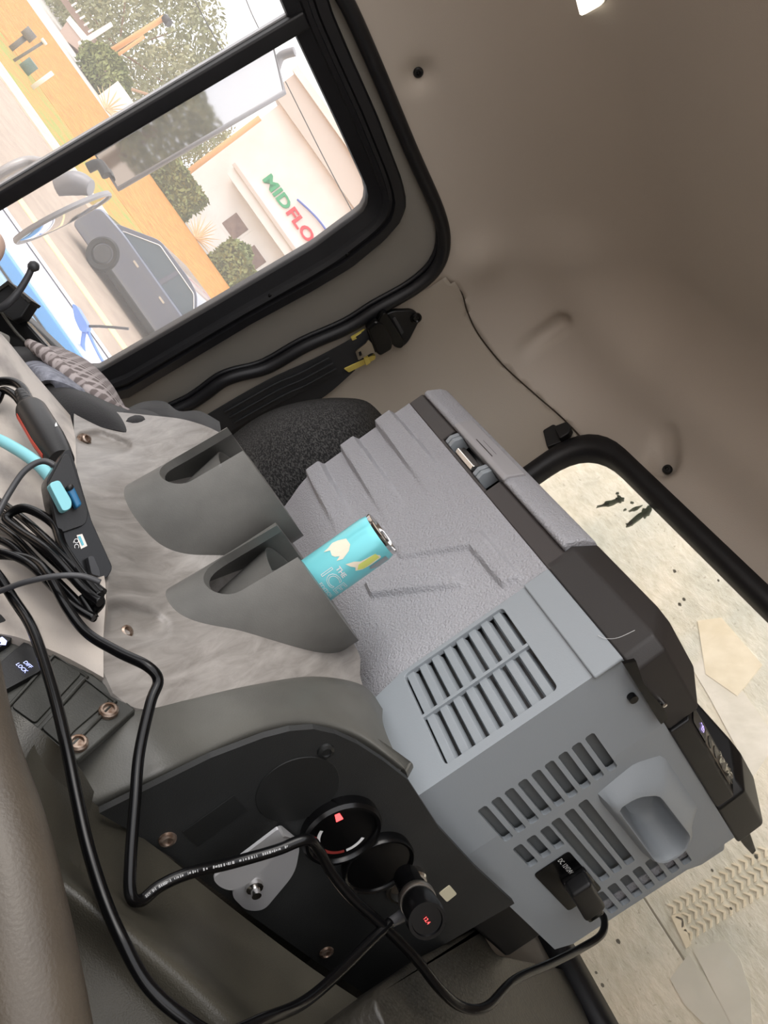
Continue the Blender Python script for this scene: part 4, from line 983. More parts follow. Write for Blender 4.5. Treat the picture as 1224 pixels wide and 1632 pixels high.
for P in (((560, 540), (582, 527), (584, 533), (562, 543)),): bprism('belt_clip', P, .010, .018, M_yel, .001, .001)
bprism('belt_clip', ((548, 588), (590, 568), (599, 567), (598, 573), (556, 594)), .010, .018, M_yel, .003, .001)
bprism('belt_clip', ((580, 572), (587, 569), (591, 578), (584, 583)), .012, .024, M_yel, .002, .001)
def strap(nm, L, m, rows=6):
    ctrl = [[hit(x, y, .014 + o) for x, y in ((a[0] + (b[0] - a[0]) * t, a[1] + (b[1] - a[1]) * t) for t in (0, .33, .66, 1))] for (a, b, o) in L]
    return patch(nm, ctrl, m, 5, belt, .003)
strap('webbing', [((592, 520), (606, 556), .012), ((560, 541), (578, 575), .008), ((500, 573), (520, 605), .006), ((430, 605), (455, 638), .012), ((350, 650), (380, 680), .02), ((270, 700), (310, 730), .03)], M_belt)
strap('webbing', [((560, 578), (566, 590), .0), ((500, 610), (520, 630), .0), ((430, 645), (470, 660), .0), ((350, 690), (400, 700), .0)], M_belt)
for k in range(3):
    t = .25 + k * .27; pts = []
    for (a, b, o) in [((520, 562), (540, 594), .0085), ((470, 588), (492, 621), .010), ((430, 605), (455, 638), .0135), ((350, 650), (380, 680), .0215)]:
        pts.append(hit(a[0] + (b[0] - a[0]) * t, a[1] + (b[1] - a[1]) * t, .0155 + o))
    tube('webbing_rib', pts, .0022, M_belt, belt, n=5, seg=6)

# ------------------------------------------------------------------ passenger seat and jacket
seat = patch('passenger_seat', [
    [(300, 760, 1.670), (375, 690, 1.640), (430, 655, 1.620), (490, 638, 1.610), (545, 634, 1.610), (585, 640, 1.630), (612, 665, 1.690)],
    [(320, 765, 1.530), (385, 705, 1.500), (435, 665, 1.480), (492, 647, 1.470), (545, 643, 1.470), (582, 651, 1.500), (606, 680, 1.570)],
    [(350, 790, 1.430), (400, 730, 1.410), (450, 692, 1.390), (500, 676, 1.385), (545, 672, 1.390), (585, 685, 1.420), (612, 715, 1.490)],
    [(390, 850, 1.370), (430, 790, 1.360), (475, 745, 1.350), (520, 728, 1.350), (565, 728, 1.360), (605, 745, 1.410), (640, 775, 1.490)],
    [(440, 910, 1.370), (470, 850, 1.360), (510, 805, 1.360), (550, 790, 1.370), (595, 790, 1.390), (635, 805, 1.450), (670, 830, 1.530)]], M_seat, 6, None, .03)
tag(seat, 'black woven fabric passenger seat between the jacket and fridge', 'seat')
jk = empty('jacket', W(200, 650, 1.2) - UP * .1, 'black fleece jacket with grey plaid lining on the passenger side', 'jacket')
def plaid():
    m = bpy.data.materials.new('plaid_lining'); m.use_nodes = True; N = m.node_tree.nodes; L = m.node_tree.links; b = N['Principled BSDF']; b.inputs['Roughness'].default_value = .9
    t = N.new('ShaderNodeTexCoord'); mp = N.new('ShaderNodeMapping'); mp.inputs['Rotation'].default_value = (.3, .5, .6); L.new(t.outputs['Object'], mp.inputs['Vector'])
    acc = None
    for dr, sc in (('X', 60), ('Y', 70)):
        w = N.new('ShaderNodeTexWave'); w.wave_type = 'BANDS'; w.bands_direction = dr; w.inputs['Scale'].default_value = sc / 3; w.inputs['Distortion'].default_value = 1.2; L.new(mp.outputs['Vector'], w.inputs['Vector'])
        r = N.new('ShaderNodeValToRGB'); r.color_ramp.elements[0].position = .55; r.color_ramp.elements[1].position = .85; L.new(w.outputs['Fac'], r.inputs['Fac'])
        if acc is None: acc = r.outputs['Color']
        else:
            mx = N.new('ShaderNodeMix'); mx.data_type = 'RGBA'; mx.blend_type = 'ADD'; mx.inputs['Factor'].default_value = .7; L.new(acc, mx.inputs['A']); L.new(r.outputs['Color'], mx.inputs['B']); acc = mx.outputs['Result']
    rr_ = N.new('ShaderNodeValToRGB'); rr_.color_ramp.elements[0].color = (*RGB(110, 100, 98), 1); rr_.color_ramp.elements[1].color = (*RGB(176, 166, 164), 1); L.new(acc, rr_.inputs['Fac']); L.new(rr_.outputs['Color'], b.inputs['Base Color'])
    return m
M_plaid = plaid()
M_plaidg = mat('lining_grey_wool', RGB(150, 152, 162), .95, bump=.6, bscale=300, col2=RGB(104, 106, 116), vscale=70)
patch('lining', [
    [(45, 542, 1.36), (60, 548, 1.34), (100, 555, 1.35), (140, 575, 1.36), (165, 597, 1.40)],
    [(50, 552, 1.28), (75, 560, 1.25), (115, 572, 1.25), (155, 595, 1.27), (180, 615, 1.32)],
    [(62, 560, 1.23), (95, 580, 1.20), (135, 600, 1.20), (170, 620, 1.21), (196, 642, 1.27)],
    [(70, 575, 1.22), (105, 602, 1.19), (145, 625, 1.18), (180, 643, 1.19), (208, 660, 1.26)]], M_plaid, 5, jk, .012)
patch('lining_flap', [
    [(20, 580, 1.26), (50, 572, 1.24), (85, 582, 1.22), (125, 606, 1.22)],
    [(28, 590, 1.18), (58, 584, 1.15), (92, 595, 1.14), (132, 618, 1.16)],
    [(48, 618, 1.15), (72, 606, 1.12), (100, 610, 1.12), (138, 628, 1.15)]], M_plaidg, 5, jk, .012)
tube('lining_edge', [W(46, 547, 1.24), W(75, 566, 1.21), W(105, 594, 1.18), W(140, 622, 1.165), W(175, 645, 1.17), W(205, 658, 1.2)], [.007, .011, .010, .009, .008, .006], M_plaid, jk, n=6, seg=10)
patch('collar', [
    [(-20, 560, 1.32), (30, 552, 1.31), (70, 562, 1.30), (110, 590, 1.27)],
    [(-10, 575, 1.24), (35, 565, 1.23), (72, 578, 1.22), (112, 606, 1.22)],
    [(0, 590, 1.20), (40, 585, 1.20), (80, 600, 1.20), (120, 625, 1.20)]], M_jblk, 5, jk, .012)
patch('body', [
    [(58, 605, 1.20), (90, 604, 1.17), (130, 620, 1.17), (175, 640, 1.18), (208, 652, 1.22), (240, 672, 1.27)],
    [(72, 622, 1.13), (100, 622, 1.11), (140, 634, 1.105), (180, 652, 1.11), (212, 664, 1.16), (245, 685, 1.22)],
    [(90, 652, 1.08), (115, 648, 1.07), (150, 655, 1.07), (190, 668, 1.08), (222, 682, 1.13), (255, 700, 1.2)],
    [(112, 690, 1.05), (135, 680, 1.05), (165, 682, 1.05), (205, 690, 1.06), (240, 702, 1.11), (270, 715, 1.18)]], M_jblk, 5, jk, .012)
patch('sleeve', [
    [(140, 680, 1.12), (180, 662, 1.13), (220, 652, 1.15), (255, 662, 1.18), (285, 695, 1.20)],
    [(145, 690, 1.08), (185, 676, 1.08), (225, 668, 1.10), (258, 678, 1.13), (288, 702, 1.16)],
    [(155, 705, 1.07), (195, 700, 1.07), (235, 700, 1.09), (265, 708, 1.12), (292, 718, 1.15)]], M_jblk, 5, jk, .012)
patch('fold', [
    [(205, 650, 1.34), (230, 640, 1.33), (262, 640, 1.33), (285, 655, 1.34), (318, 655, 1.34), (350, 672, 1.36)],
    [(210, 665, 1.27), (235, 655, 1.25), (265, 660, 1.24), (290, 668, 1.24), (322, 668, 1.25), (352, 686, 1.28)],
    [(250, 690, 1.22), (268, 680, 1.20), (285, 690, 1.19), (305, 690, 1.18), (330, 690, 1.19), (352, 706, 1.23)],
    [(275, 712, 1.2), (285, 702, 1.18), (298, 705, 1.16), (315, 708, 1.16), (338, 712, 1.18), (350, 724, 1.22)]], M_jblk, 5, jk, .012, disp=lambda p: .008 * noise.noise(p * 22))
ptube('zipper', [(268, 694, 1.165), (285, 700, 1.15), (300, 708, 1.145), (315, 716, 1.14)], .004, M_plaidg, jk, n=6)

# phone mount / lever at the left edge
pm = empty('phone_mount', W(20, 500, 1.3), 'black device mount with a curved lever at the left edge', 'mount')
PMF = Fr(W(20, 490, 1.30), R0, U0, -FW)
prism('mount_block', roundpoly([PMF.px(*p) for p in ((-20, 470), (16, 449), (50, 482), (40, 497), (34, 506), (20, 512), (-20, 480))], .003), PMF, -.03, .0, M_blk, pm, bevel=.004)
prism('mount_post', [PMF.px(*p) for p in ((-20, 480), (30, 505), (72, 552), (55, 560), (20, 556), (-20, 560))], PMF, -.05, -.02, M_blks, pm, bevel=.004)
prism('top_plate', [PMF.px(*p) for p in ((-4, 462), (14, 448), (52, 480), (48, 484), (15, 455), (-2, 466))], PMF, -.032, .004, M_vinyl, pm)
ptube('lever', [(-20, 500, 1.27), (8, 487, 1.26), (30, 464, 1.26), (45, 440, 1.26), (50, 428, 1.26)], [.006, .006, .0055, .005, .005], M_cable2, pm)
tube('lever_tip', [W(50, 425, 1.262), W(54, 425, 1.258), W(56, 431, 1.258)], [.007, .009, .006], M_cable2, pm)
tube('edge_trim', [W(2, 497, 1.28), W(26, 530, 1.28), W(53, 557, 1.28)], .0022, M_trim, pm)
tag(prism('white_box', roundpoly([PMF.px(*p) for p in ((-30, 525), (3, 529), (7, 533), (5, 558), (-30, 590))], .003), PMF, -.02, .03, M_white, None, bevel=.003), 'corner of a small white box at the left edge', 'box')
tag(tube('cream_pad', [W(-40, 350, 1.25), W(-12, 380, 1.25), W(-9, 400, 1.25), W(-25, 430, 1.25)], [.01, .014, .014, .01], mat('cream_pad', RGB(222, 190, 172), .6)), 'rounded cream pad peeking in at the left edge', 'pad')

# ------------------------------------------------------------------ outside: truck body wall behind the rear window
def dirty_wall():
    m = bpy.data.materials.new('truck_body_wall'); m.use_nodes = True; N = m.node_tree.nodes; L = m.node_tree.links; b = N['Principled BSDF']; b.inputs['Roughness'].default_value = .4
    t = N.new('ShaderNodeTexCoord'); mp = N.new('ShaderNodeMapping'); mp.inputs['Rotation'].default_value = (0, .5, 0); mp.inputs['Scale'].default_value = (1, 1, 2.2); L.new(t.outputs['Object'], mp.inputs['Vector'])
    def noi(sc, det, ro, src):
        n = N.new('ShaderNodeTexNoise'); n.inputs['Scale'].default_value = sc; n.inputs['Detail'].default_value = det; n.inputs['Roughness'].default_value = ro; L.new(src, n.inputs['Vector']); return n.outputs['Fac']
    def ramp(f, p0, c0, p1, c1):
        r = N.new('ShaderNodeValToRGB'); r.color_ramp.elements[0].position = p0; r.color_ramp.elements[0].color = (*c0, 1); r.color_ramp.elements[1].position = p1; r.color_ramp.elements[1].color = (*c1, 1); L.new(f, r.inputs['Fac']); return r.outputs['Color']
    big = ramp(noi(2.3, 6, .6, t.outputs['Object']), .34, RGB(206, 208, 194), .58, RGB(250, 239, 216))
    f2 = noi(34, 7, .7, mp.outputs['Vector']); fine = ramp(f2, .36, RGB(196, 194, 178), .60, (1, 1, 1))
    sp = ramp(noi(120, 2, .5, t.outputs['Object']), .27, RGB(130, 122, 104), .33, (1, 1, 1))
    mx = N.new('ShaderNodeMix'); mx.data_type = 'RGBA'; mx.blend_type = 'MULTIPLY'; mx.inputs['Factor'].default_value = .5; L.new(big, mx.inputs['A']); L.new(fine, mx.inputs['B'])
    m2 = N.new('ShaderNodeMix'); m2.data_type = 'RGBA'; m2.blend_type = 'MULTIPLY'; m2.inputs['Factor'].default_value = .45; L.new(mx.outputs['Result'], m2.inputs['A']); L.new(sp, m2.inputs['B'])
    L.new(m2.outputs['Result'], b.inputs['Base Color'])
    bp = N.new('ShaderNodeBump'); bp.inputs['Strength'].default_value = .5; bp.inputs['Distance'].default_value = .006; L.new(f2, bp.inputs['Height']); L.new(bp.outputs['Normal'], b.inputs['Normal'])
    return m
M_box = dirty_wall()
BW = Fr(CAM + V((0, YW + .42, 0)), V((1, 0, 0)), UP, V((0, -1, 0)))
tb = empty('truck_body', BW.p(-.3, -1.2), 'cream painted truck body wall seen through the rear window', 'truck body')
zs_ = BW.px(1090, 1530)[1]
for z0, z1 in ((-1.2, zs_ - .002), (zs_ + .002, .75)):
    prism('wall_panel', [(-2.2, z0), (1.4, z0), (1.4, z1), (-2.2, z1)], BW, -.03, 0, M_box, tb, bevel=.001)
prism('seam_strip', [(-2.2, zs_ - .03), (1.4, zs_ - .03), (1.4, zs_ + .03), (-2.2, zs_ + .03)], BW, -.04, -.004, mat('seam_strip_grey', RGB(150, 144, 128), .7), tb)
def wp(nm, P, m, n=.002): return prism(nm, [BW.px(*p) for p in P], BW, 0, n, m, tb)
M_tape = mat('yellowed_tape', RGB(248, 234, 204), .45, bump=.5, bscale=40, col2=RGB(232, 216, 184), vscale=20)
M_gry = mat('grey_patch', RGB(222, 216, 200), .5, bump=.3, bscale=40, col2=RGB(210, 206, 190), vscale=12)
wp('patch', ((1112, 990), (1150, 985), (1215, 1060), (1175, 1110), (1125, 1075)), M_tape, .003)
wp('patch', ((1100, 1060), (1140, 1040), (1240, 1180), (1200, 1240), (1130, 1110)), mat('white_patch', RGB(244, 236, 220), .4, bump=.5, bscale=50, col2=RGB(222, 214, 196), vscale=14), .002)
wp('patch', ((1105, 1515), (1155, 1497), (1180, 1530), (1196, 1580), (1200, 1660), (1180, 1660)), M_gry, .002)
wp('patch', ((1068, 1560), (1098, 1520), (1170, 1632), (1150, 1660), (1090, 1600)), M_gry, .0015)
wp('patch', ((1070, 1460), (1085, 1455), (1102, 1505), (1094, 1512)), M_tape, .003)
def chev(P0, P1, w, rows, cols):
    a, b = V(BW.px(*P0)), V(BW.px(*P1)); d = (b - a); L = d.length; d.normalize(); n = V((-d.y, d.x)); vs = []; fs = []
    for c in range(cols):
        for r in range(rows):
            o = a + d * (L * c / cols) + n * (w * r / rows); s = w / rows * .8; t = L / cols * .55
            pts = [o, o + n * s * .5 + d * t, o + n * s, o + n * s + d * t * .6, o + n * s * .5 + d * t * 1.6, o + d * t * .6]
            k = len(vs); vs += [BW.p(p.x, p.y, .0) for p in pts] + [BW.p(p.x, p.y, .003) for p in pts]
            fs += [(k + 6, k + 7, k + 10, k + 11), (k + 7, k + 8, k + 9, k + 10), (k, k + 1, k + 7, k + 6), (k + 1, k + 2, k + 8, k + 7), (k + 2, k + 3, k + 9, k + 8), (k + 3, k + 4, k + 10, k + 9), (k + 4, k + 5, k + 11, k + 10), (k + 5, k, k + 6, k + 11)]
    return tag(mesh('tread_marks', vs, fs, M_tape, tb), kind='stuff')
chev((1100, 1500), (1260, 1400), .075, 3, 15)
# dirt specks and a leaf-shaped stain on the rear glass
M_dirt = mat('dirt_speck', RGB(110, 105, 90), .8); M_leaf = mat('leaf_debris', RGB(86, 100, 76), .7)
dt = empty('leaf_debris', RF.p(-.85, .25, -.03), 'dark green leaf scraps stuck to the outside of rear window', 'debris')
rl = random.Random(3)
for (x, y, L_, w_, an_) in ((972, 802, 44, 9, -18), (988, 795, 16, 12, 30), (962, 805, 20, 4, -10), (1016, 826, 42, 9, -38), (1030, 816, 22, 14, -60), (1012, 811, 26, 5, -22), (1003, 836, 16, 8, -20), (984, 786, 6, 4, 0), (1007, 801, 7, 4, 10), (996, 812, 8, 3, -30)):
    P = []
    for i in range(14):
        a = 2 * math.pi * i / 14; k_ = rl.uniform(.55, 1.15); ex, ey = L_ / 2 * math.cos(a) * k_, w_ / 2 * math.sin(a) * k_; t_ = rad(an_)
        P.append((x + ex * math.cos(t_) - ey * math.sin(t_), y + ex * math.sin(t_) + ey * math.cos(t_)))
    prism('leaf_scrap', [RF.px(*p, -.024) for p in P], RF, -.026, -.0235, M_leaf, dt)
for x, y in ((1075, 910), (1145, 925), (1090, 955), (1083, 963), (1165, 1448), (1205, 1365), (1135, 1387), (960, 1570), (985, 1500), (950, 1550)):
    c_ = RF.px(x, y, -.024); r_ = random.uniform(.0016, .0034)
    prism('dirt_speck', [(c_[0] + r_ * (1 + .5 * random.random()) * math.cos(a), c_[1] + r_ * math.sin(a)) for a in [i * math.pi / 4 for i in range(8)]], RF, -.0255, -.0235, M_dirt, dt)

# ------------------------------------------------------------------ outside through the door window
def G(px, py):   # ground point under a pixel
    return onp(px, py, V((0, 0, 0)), UP)
def X(s, f, z=0): return CAM + R0 * s + _h * f + UP * (z - CZ)       # s right, f forward (camera heading), z height
M_road = mat('road_asphalt', RGB(186, 168, 150), .9, bump=.3, bscale=30, col2=RGB(172, 154, 138), vscale=2)
M_mulch = mat('pine_straw', RGB(214, 156, 74), .95, bump=1, bscale=6, col2=RGB(172, 112, 44), vscale=2.2, detail=10, lo=.3, hi=.7)
M_grass = mat('green_verge', RGB(150, 160, 70), .95, bump=1, bscale=8, col2=RGB(196, 140, 70), vscale=1.2, detail=10)
M_walk = mat('concrete_walk', RGB(228, 208, 186), .9, col2=RGB(214, 194, 172), vscale=2)
M_line = mat('road_line', RGB(236, 218, 168), .8)
M_lot = mat('parking_lot', RGB(206, 200, 192), .9)
def strip_(nm, f0, f1, z, m, s0=-90, s1=60, kind='structure', label=None, cat=None):
    o = mesh(nm, [X(s0, f0, z), X(s1, f0, z), X(s1, f1, z), X(s0, f1, z), X(s0, f0, z - .1), X(s1, f0, z - .1), X(s1, f1, z - .1), X(s0, f1, z - .1)], [(0, 1, 2, 3), (4, 5, 6, 7), (0, 1, 5, 4), (1, 2, 6, 5), (2, 3, 7, 6), (3, 0, 4, 7)], m); 
    return tag(o, label, cat, kind=kind)
strip_('road', -60, 20.7, 0, M_road); strip_('sidewalk', 20.7, 22.4, .05, M_walk)
strip_('grass_verge', 22.4, 27, .06, M_grass); strip_('mulch_bed', 27, 52, .07, M_mulch); strip_('parking_lot', 52, 170, .02, M_lot)
for k, (f0, f1, sa, sb) in enumerate(((9.6, 10., -40, 30), (13.6, 14.0, -40, 30))):
    o = strip_('road_line', f0, f1, .012, M_line, sa, sb)
# building
Bf = 59.
M_wall = mat('building_stucco', RGB(236, 230, 224), .9, col2=RGB(228, 222, 216), vscale=.8)
M_corn = mat('building_cornice', RGB(206, 194, 184), .9)
BL = Fr(X(0, Bf, CZ), R0, UP, -_h)
bld = empty('bank_building', X(-14, Bf, 0), 'white bank building with green and red sign behind the hedge', 'building')
def bbx(nm, P, n0, n1, m, parent=bld, r=0): return prism(nm, [BL.px(*p) for p in P], BL, n0, n1, m, parent)
def bub(x, y): return BL.px(x, y)
wl_ = bub(300, 275)[0]; zg = -CZ
cz0 = bub(545, 430)[1]
x_r = 10
ztop = bub(470, 220)[1]
prism('wall', [(wl_, zg), (x_r, zg), (x_r, ztop + 1.6), (wl_, ztop + 1.6)], BL, -12, 0, M_wall, bld)
q = bub(430, 190); prism('cornice', [(wl_ - .8, ztop + .5), (x_r, ztop + .5), (x_r, ztop + 2.5), (wl_ - .8, ztop + 2.5)], BL, -12.5, .6, M_corn, bld)
prism('cornice_lip', [(wl_ - 1, ztop + 2.5), (x_r, ztop + 2.5), (x_r, ztop + 3.), (wl_ - 1, ztop + 3.)], BL, -12.7, .9, M_wall, bld)
zc = bub(392, 300)[1]; xw = bub(355, 300)[0]
prism('canopy', [(xw, zc - .55), (x_r, zc - .55), (x_r, zc + .1), (xw, zc + .1)], BL, 0, 1.6, M_wall, bld)
prism('canopy_trim', [(xw - .15, zc + .1), (x_r, zc + .1), (x_r, zc + .35), (xw - .15, zc + .35)], BL, 0, 1.8, M_corn, bld)
for (a, b) in (((357, 352), (393, 370)), ((385, 405), (422, 420))):
    p_, q_ = bub(*a), bub(*b); u0, u1 = min(p_[0], q_[0]), max(p_[0], q_[0]); 
    cx_ = (u0 + u1) / 2; cz_ = (p_[1] + q_[1]) / 2
    prism('window', [(cx_ - .75, cz_ - .65), (cx_ + .75, cz_ - .65), (cx_ + .75, cz_ + .65), (cx_ - .75, cz_ + .65)], BL, 0, .06, mat('window_brown', RGB(150, 124, 112), .4, col2=RGB(120, 96, 88), vscale=1.5), bld)
    prism('window_surround', [(cx_ - .95, cz_ - .85), (cx_ + .95, cz_ - .85), (cx_ + .95, cz_ + .85), (cx_ - .95, cz_ + .85)], BL, -.02, .03, M_wall, bld)
sg = empty('bank_sign', BL.p(*bub(470, 340), .1), 'raised green and red lettering on the white bank wall', 'sign')
a_, b_ = bub(432, 283), bub(452, 350); c_ = bub(492, 388)
M_sgr = mat('sign_green', RGB(60, 160, 110), .6); M_srd = mat('sign_red', RGB(214, 60, 72), .6); M_sbl = mat('sign_blue', RGB(90, 110, 190), .6)
capH = .80
sdir = (V(bub(478, 390)) - V(bub(428, 285))).normalized()
SGF = Fr(BL.p(*bub(418, 286), .12), BL.U, BL.V, BL.N)
vsM, fsM = textverts('MID', capH * 1.36, 0, .03); wM = max(v.x for v in vsM)
vsF, fsF = textverts('FLORIDA', capH * 1.36, 0, .03)
d_tot = (V(bub(459, 330)) - V(bub(422, 281))).dot(V((1, 0))); scx = d_tot / wM
mesh('letters', [SGF.p(v.x * scx, v.y) for v in vsM], fsM, M_sgr, sg, recalc=False, solid=.1)
mesh('letters', [SGF.p(d_tot + .12 + v.x * scx, v.y) for v in vsF], fsF, M_srd, sg, recalc=False, solid=.1)
sw_ = [SGF.p(d_tot * .98 + 1.1 * i, capH * 1.5 + .42 * math.sin(math.pi * i / 5.), .05) for i in range(6)]
tube('swoosh', sw_, .07, M_sbl, sg)
# hedge and plants in front
def foliage(name, c, rx, rf, rz, m, n, size, label=None, cat=None, group=None, parent=None, kind=None, boxy=False):
    vs = []; fs = []; rnd = random.Random(hash(name) % 1000 + int(c.x * 10) % 97)
    for i in range(n):
        if boxy: p = V((rnd.uniform(-1, 1), rnd.uniform(-1, 1), rnd.uniform(-1, 1)))
        else:
            p = V((rnd.gauss(0, 1), rnd.gauss(0, 1), rnd.gauss(0, 1))).normalized() * rnd.uniform(.55, 1) ** .6
            p *= 1 + .18 * noise.noise(p * 2.5 + c)
        q = c + R0 * p.x * rx + _h * p.y * rf + UP * p.z * rz
        a = V((rnd.gauss(0, 1), rnd.gauss(0, 1), rnd.gauss(0, 1))).normalized(); b = a.orthogonal().normalized(); s = size * rnd.uniform(.6, 1.3)
        k = len(vs); vs += [q - a * s, q + b * s * .45, q + a * s, q - b * s * .45]; fs.append((k, k + 1, k + 2, k + 3))
    o = mesh(name, vs, fs, m, parent, recalc=False); return tag(o, label, cat, group, kind)
M_hedge = mat('hedge_leaf', RGB(150, 156, 100), .8, col2=RGB(116, 124, 76), vscale=1.2)
M_tree = mat('tree_leaf', RGB(166, 164, 128), .8, col2=RGB(134, 136, 98), vscale=.35)
M_tree2 = mat('tree_leaf_olive', RGB(182, 172, 128), .8, col2=RGB(150, 146, 104), vscale=.4)
M_trunk = mat('tree_bark', RGB(140, 112, 86), .9)
M_core = mat('hedge_core', RGB(96, 100, 62), .9, bump=1, bscale=8)
def gpx(x, y, f):   # point on vertical plane at forward distance f
    return onp(x, y, X(0, f, 0), _h)
def hedge(x0, y0, x1, y1, f, h, label):
    a, b = gpx(x0, y0, f), gpx(x1, y1, f); c = (a + b) / 2; L = abs((b - a).dot(R0)) / 2; c.z = h / 2
    e = empty('hedge', V((c.x, c.y, 0)), label, 'hedge', 'clipped hedges before the bank')
    f_ = Fr(V((c.x, c.y, 0)), R0, _h, UP); prism('hedge_core', rr(-L * .97, -.55, L * .97, .55, .3), f_, 0, h * .95, M_core, e)
    tag(foliage('foliage', c, L, .7, h / 2 * 1.05, M_hedge, 3000, .2, parent=e, boxy=True), kind='stuff')
hedge(250, 268, 305, 340, 52.5, 2.08, 'long clipped green hedge before the bank wall')
hedge(348, 400, 380, 452, 52.3, 1.94, 'clipped green hedge nearest the window frame before the bank')
rb = gpx(372, 412, 55); e = empty('round_bush', V((rb.x, rb.y, 0)), 'round clipped bush below the bank window', 'bush'); tag(foliage('foliage', V((rb.x, rb.y, 1.3)), 1.15, 1.15, 1.25, M_hedge, 1800, .18, parent=e), kind='stuff'); tube('stem', [V((rb.x, rb.y, 0)), V((rb.x, rb.y, .9))], .2, M_trunk, e)
def spiky(x, y, f, label, n=16, L=1.5):
    p = gpx(x, y, f); p.z = .1; e = empty('spiky_plant', p, label, 'plant', 'pale spiky plants before the bank'); rnd = random.Random(x)
    m = mat('pale_spikes', RGB(232, 206, 166), .8)
    for i in range(n):
        a = math.pi * (i + .5) / n; d = (R0 * math.cos(a) + UP * abs(math.sin(a)) + _h * rnd.uniform(-.3, .3)).normalized()
        tube('spike', [p, p + d * L * .5 + UP * .05, p + d * L * rnd.uniform(.8, 1.1)], [.05, .04, .01], m, e, n=3, seg=5)
spiky(322, 372, 51.8, 'pale spiky plant between the two hedges')
spiky(188, 160, 53, 'pale spiky plant beside the white utility box')
# trees: far left group
def tree(px, py, f, rx, rz, m, label, n=2600, sz=.34):
    n = int(n * 2.4); sz *= .75
    c = gpx(px, py, f); e = empty('tree', V((c.x, c.y, 0)), label, 'tree', 'trees across the road')
    tube('trunk', [V((c.x, c.y, 0)), V((c.x + .2, c.y, c.z * .5)), V((c.x, c.y, c.z))], [.35, .28, .15], M_trunk, e)
    for k in range(5):
        a = k * 2.5; tube('branch', [V((c.x, c.y, c.z * .6)), c + R0 * rx * .5 * math.cos(a) + UP * rz * .5 * math.sin(a)], [.14, .05], M_trunk, e, n=3, seg=6)
    tag(foliage('foliage', c, rx, rx * .8, rz, m, n, sz, parent=e), kind='stuff')
tree(215, 60, 83, 12.1, 8.7, M_tree, 'large grey-green tree behind the orange street lamp', 5200, .4)
tree(285, 165, 102, 8.0, 6.2, M_tree2, 'olive tree left of the bank roof', 2800, .36)
tree(90, 10, 106, 8.0, 7.2, M_tree2, 'olive tree at the top left corner of the window', 2600, .36)
tree(150, -40, 112, 10.7, 9.4, M_tree, 'grey-green tree reaching out of the frame at top', 3200, .4)
rb2 = gpx(158, 122, 58.6); e = empty('shrub', V((rb2.x, rb2.y, 0)), 'low grey-green shrub in front of the tan street lamp', 'shrub'); tag(foliage('foliage', V((rb2.x, rb2.y, 1.35)), 2.5, 1.2, 1.5, M_hedge, 3000, .2, parent=e), kind='stuff'); tube('stem', [V((rb2.x, rb2.y, 0)), V((rb2.x, rb2.y, 1.2))], .2, M_trunk, e)
# small house / fence beyond
hs = empty('low_building', gpx(150, 95, 67), 'small pinkish building with white railings among the trees', 'building')
HSF = Fr(X(0, 67, CZ), R0, UP, -_h)
def hpx(P, n0, n1, m, nm): return prism(nm, [HSF.px(*p) for p in P], HSF, n0, n1, m, hs)
hpx(((92, 55), (108, 32), (150, 72), (136, 88)), -5, 0, mat('pink_wall', RGB(196, 172, 158), .9), 'wall')
hpx(((106, 33), (112, 26), (158, 80), (150, 88)), -5.2, .1, mat('white_trim', RGB(236, 230, 224), .8), 'railing')
for i in range(7):
    t = i / 6; x, y = 108 + 40 * t, 0 + 62 * t
    hpx(((x, y), (x + 8, y - 5), (x + 9, y - 3), (x + 1, y + 2)), .1, .2, MATS['white_trim'], 'baluster')
hpx(((96, 0), (104, -6), (146, 52), (138, 58)), -5, 0, mat('dark_openings', RGB(150, 126, 112), .8), 'porch')
hpx(((128, 72), (180, 40), (182, 44), (130, 78)), .2, .5, MATS['white_trim'], 'post')
ub = gpx(200, 160, 56); zt_ = max(gpx(196, 140, 56).z, 1.2); UBF = Fr(V((ub.x, ub.y, 0)), R0, _h, UP); e = prism('utility_box', rr(-1.1, -.5, 1.1, .5, .05), UBF, 0, zt_, MATS['white_trim'], bevel=.03); tag(e, 'white utility box left of the divider bar among the shrubs', 'utility box')
M_or = mat('orange_wood', RGB(226, 170, 116), .7)
def pole(nm, a, b, f, r, m, label, cat, extra=None, grp=None):
    p, q = gpx(*a, f), gpx(*b, f); p = V((p.x, p.y, 0)) + (q - p) * 0; e = empty(nm, p, label, cat, grp); tube('post', [p, q], r, m, e, n=1, seg=8); return e, p, q
e, p, q = pole('street_lamp', (165, 84), (262, 28), 60, .2, M_or, 'tall tan street lamp post before the big tree', 'street lamp')
tube('lamp_head', [q, gpx(270, 38, 60)], .3, M_cable2, e, n=1)
e, p, q = pole('bollard_post', (174, 95), (230, 58), 59.5, .13, M_or, 'shorter tan post beside the street lamp', 'post')
tube('cap', [gpx(174, 95, 59.5), gpx(178, 92, 59.5)], .32, mat('yellow_cap', RGB(236, 206, 96), .6), e, n=1)
e, p, q = pole('wooden_pole', (286, 285), (414, 188), 57.5, .22, M_or, 'orange wooden pole at the left corner of the bank', 'pole')
e, p, q = pole('utility_pole', (262, 40), (250, 155), 72.5, .12, mat('pole_wood_pale', RGB(186, 150, 120), .8), 'thin pale pole standing inside the olive tree', 'pole')
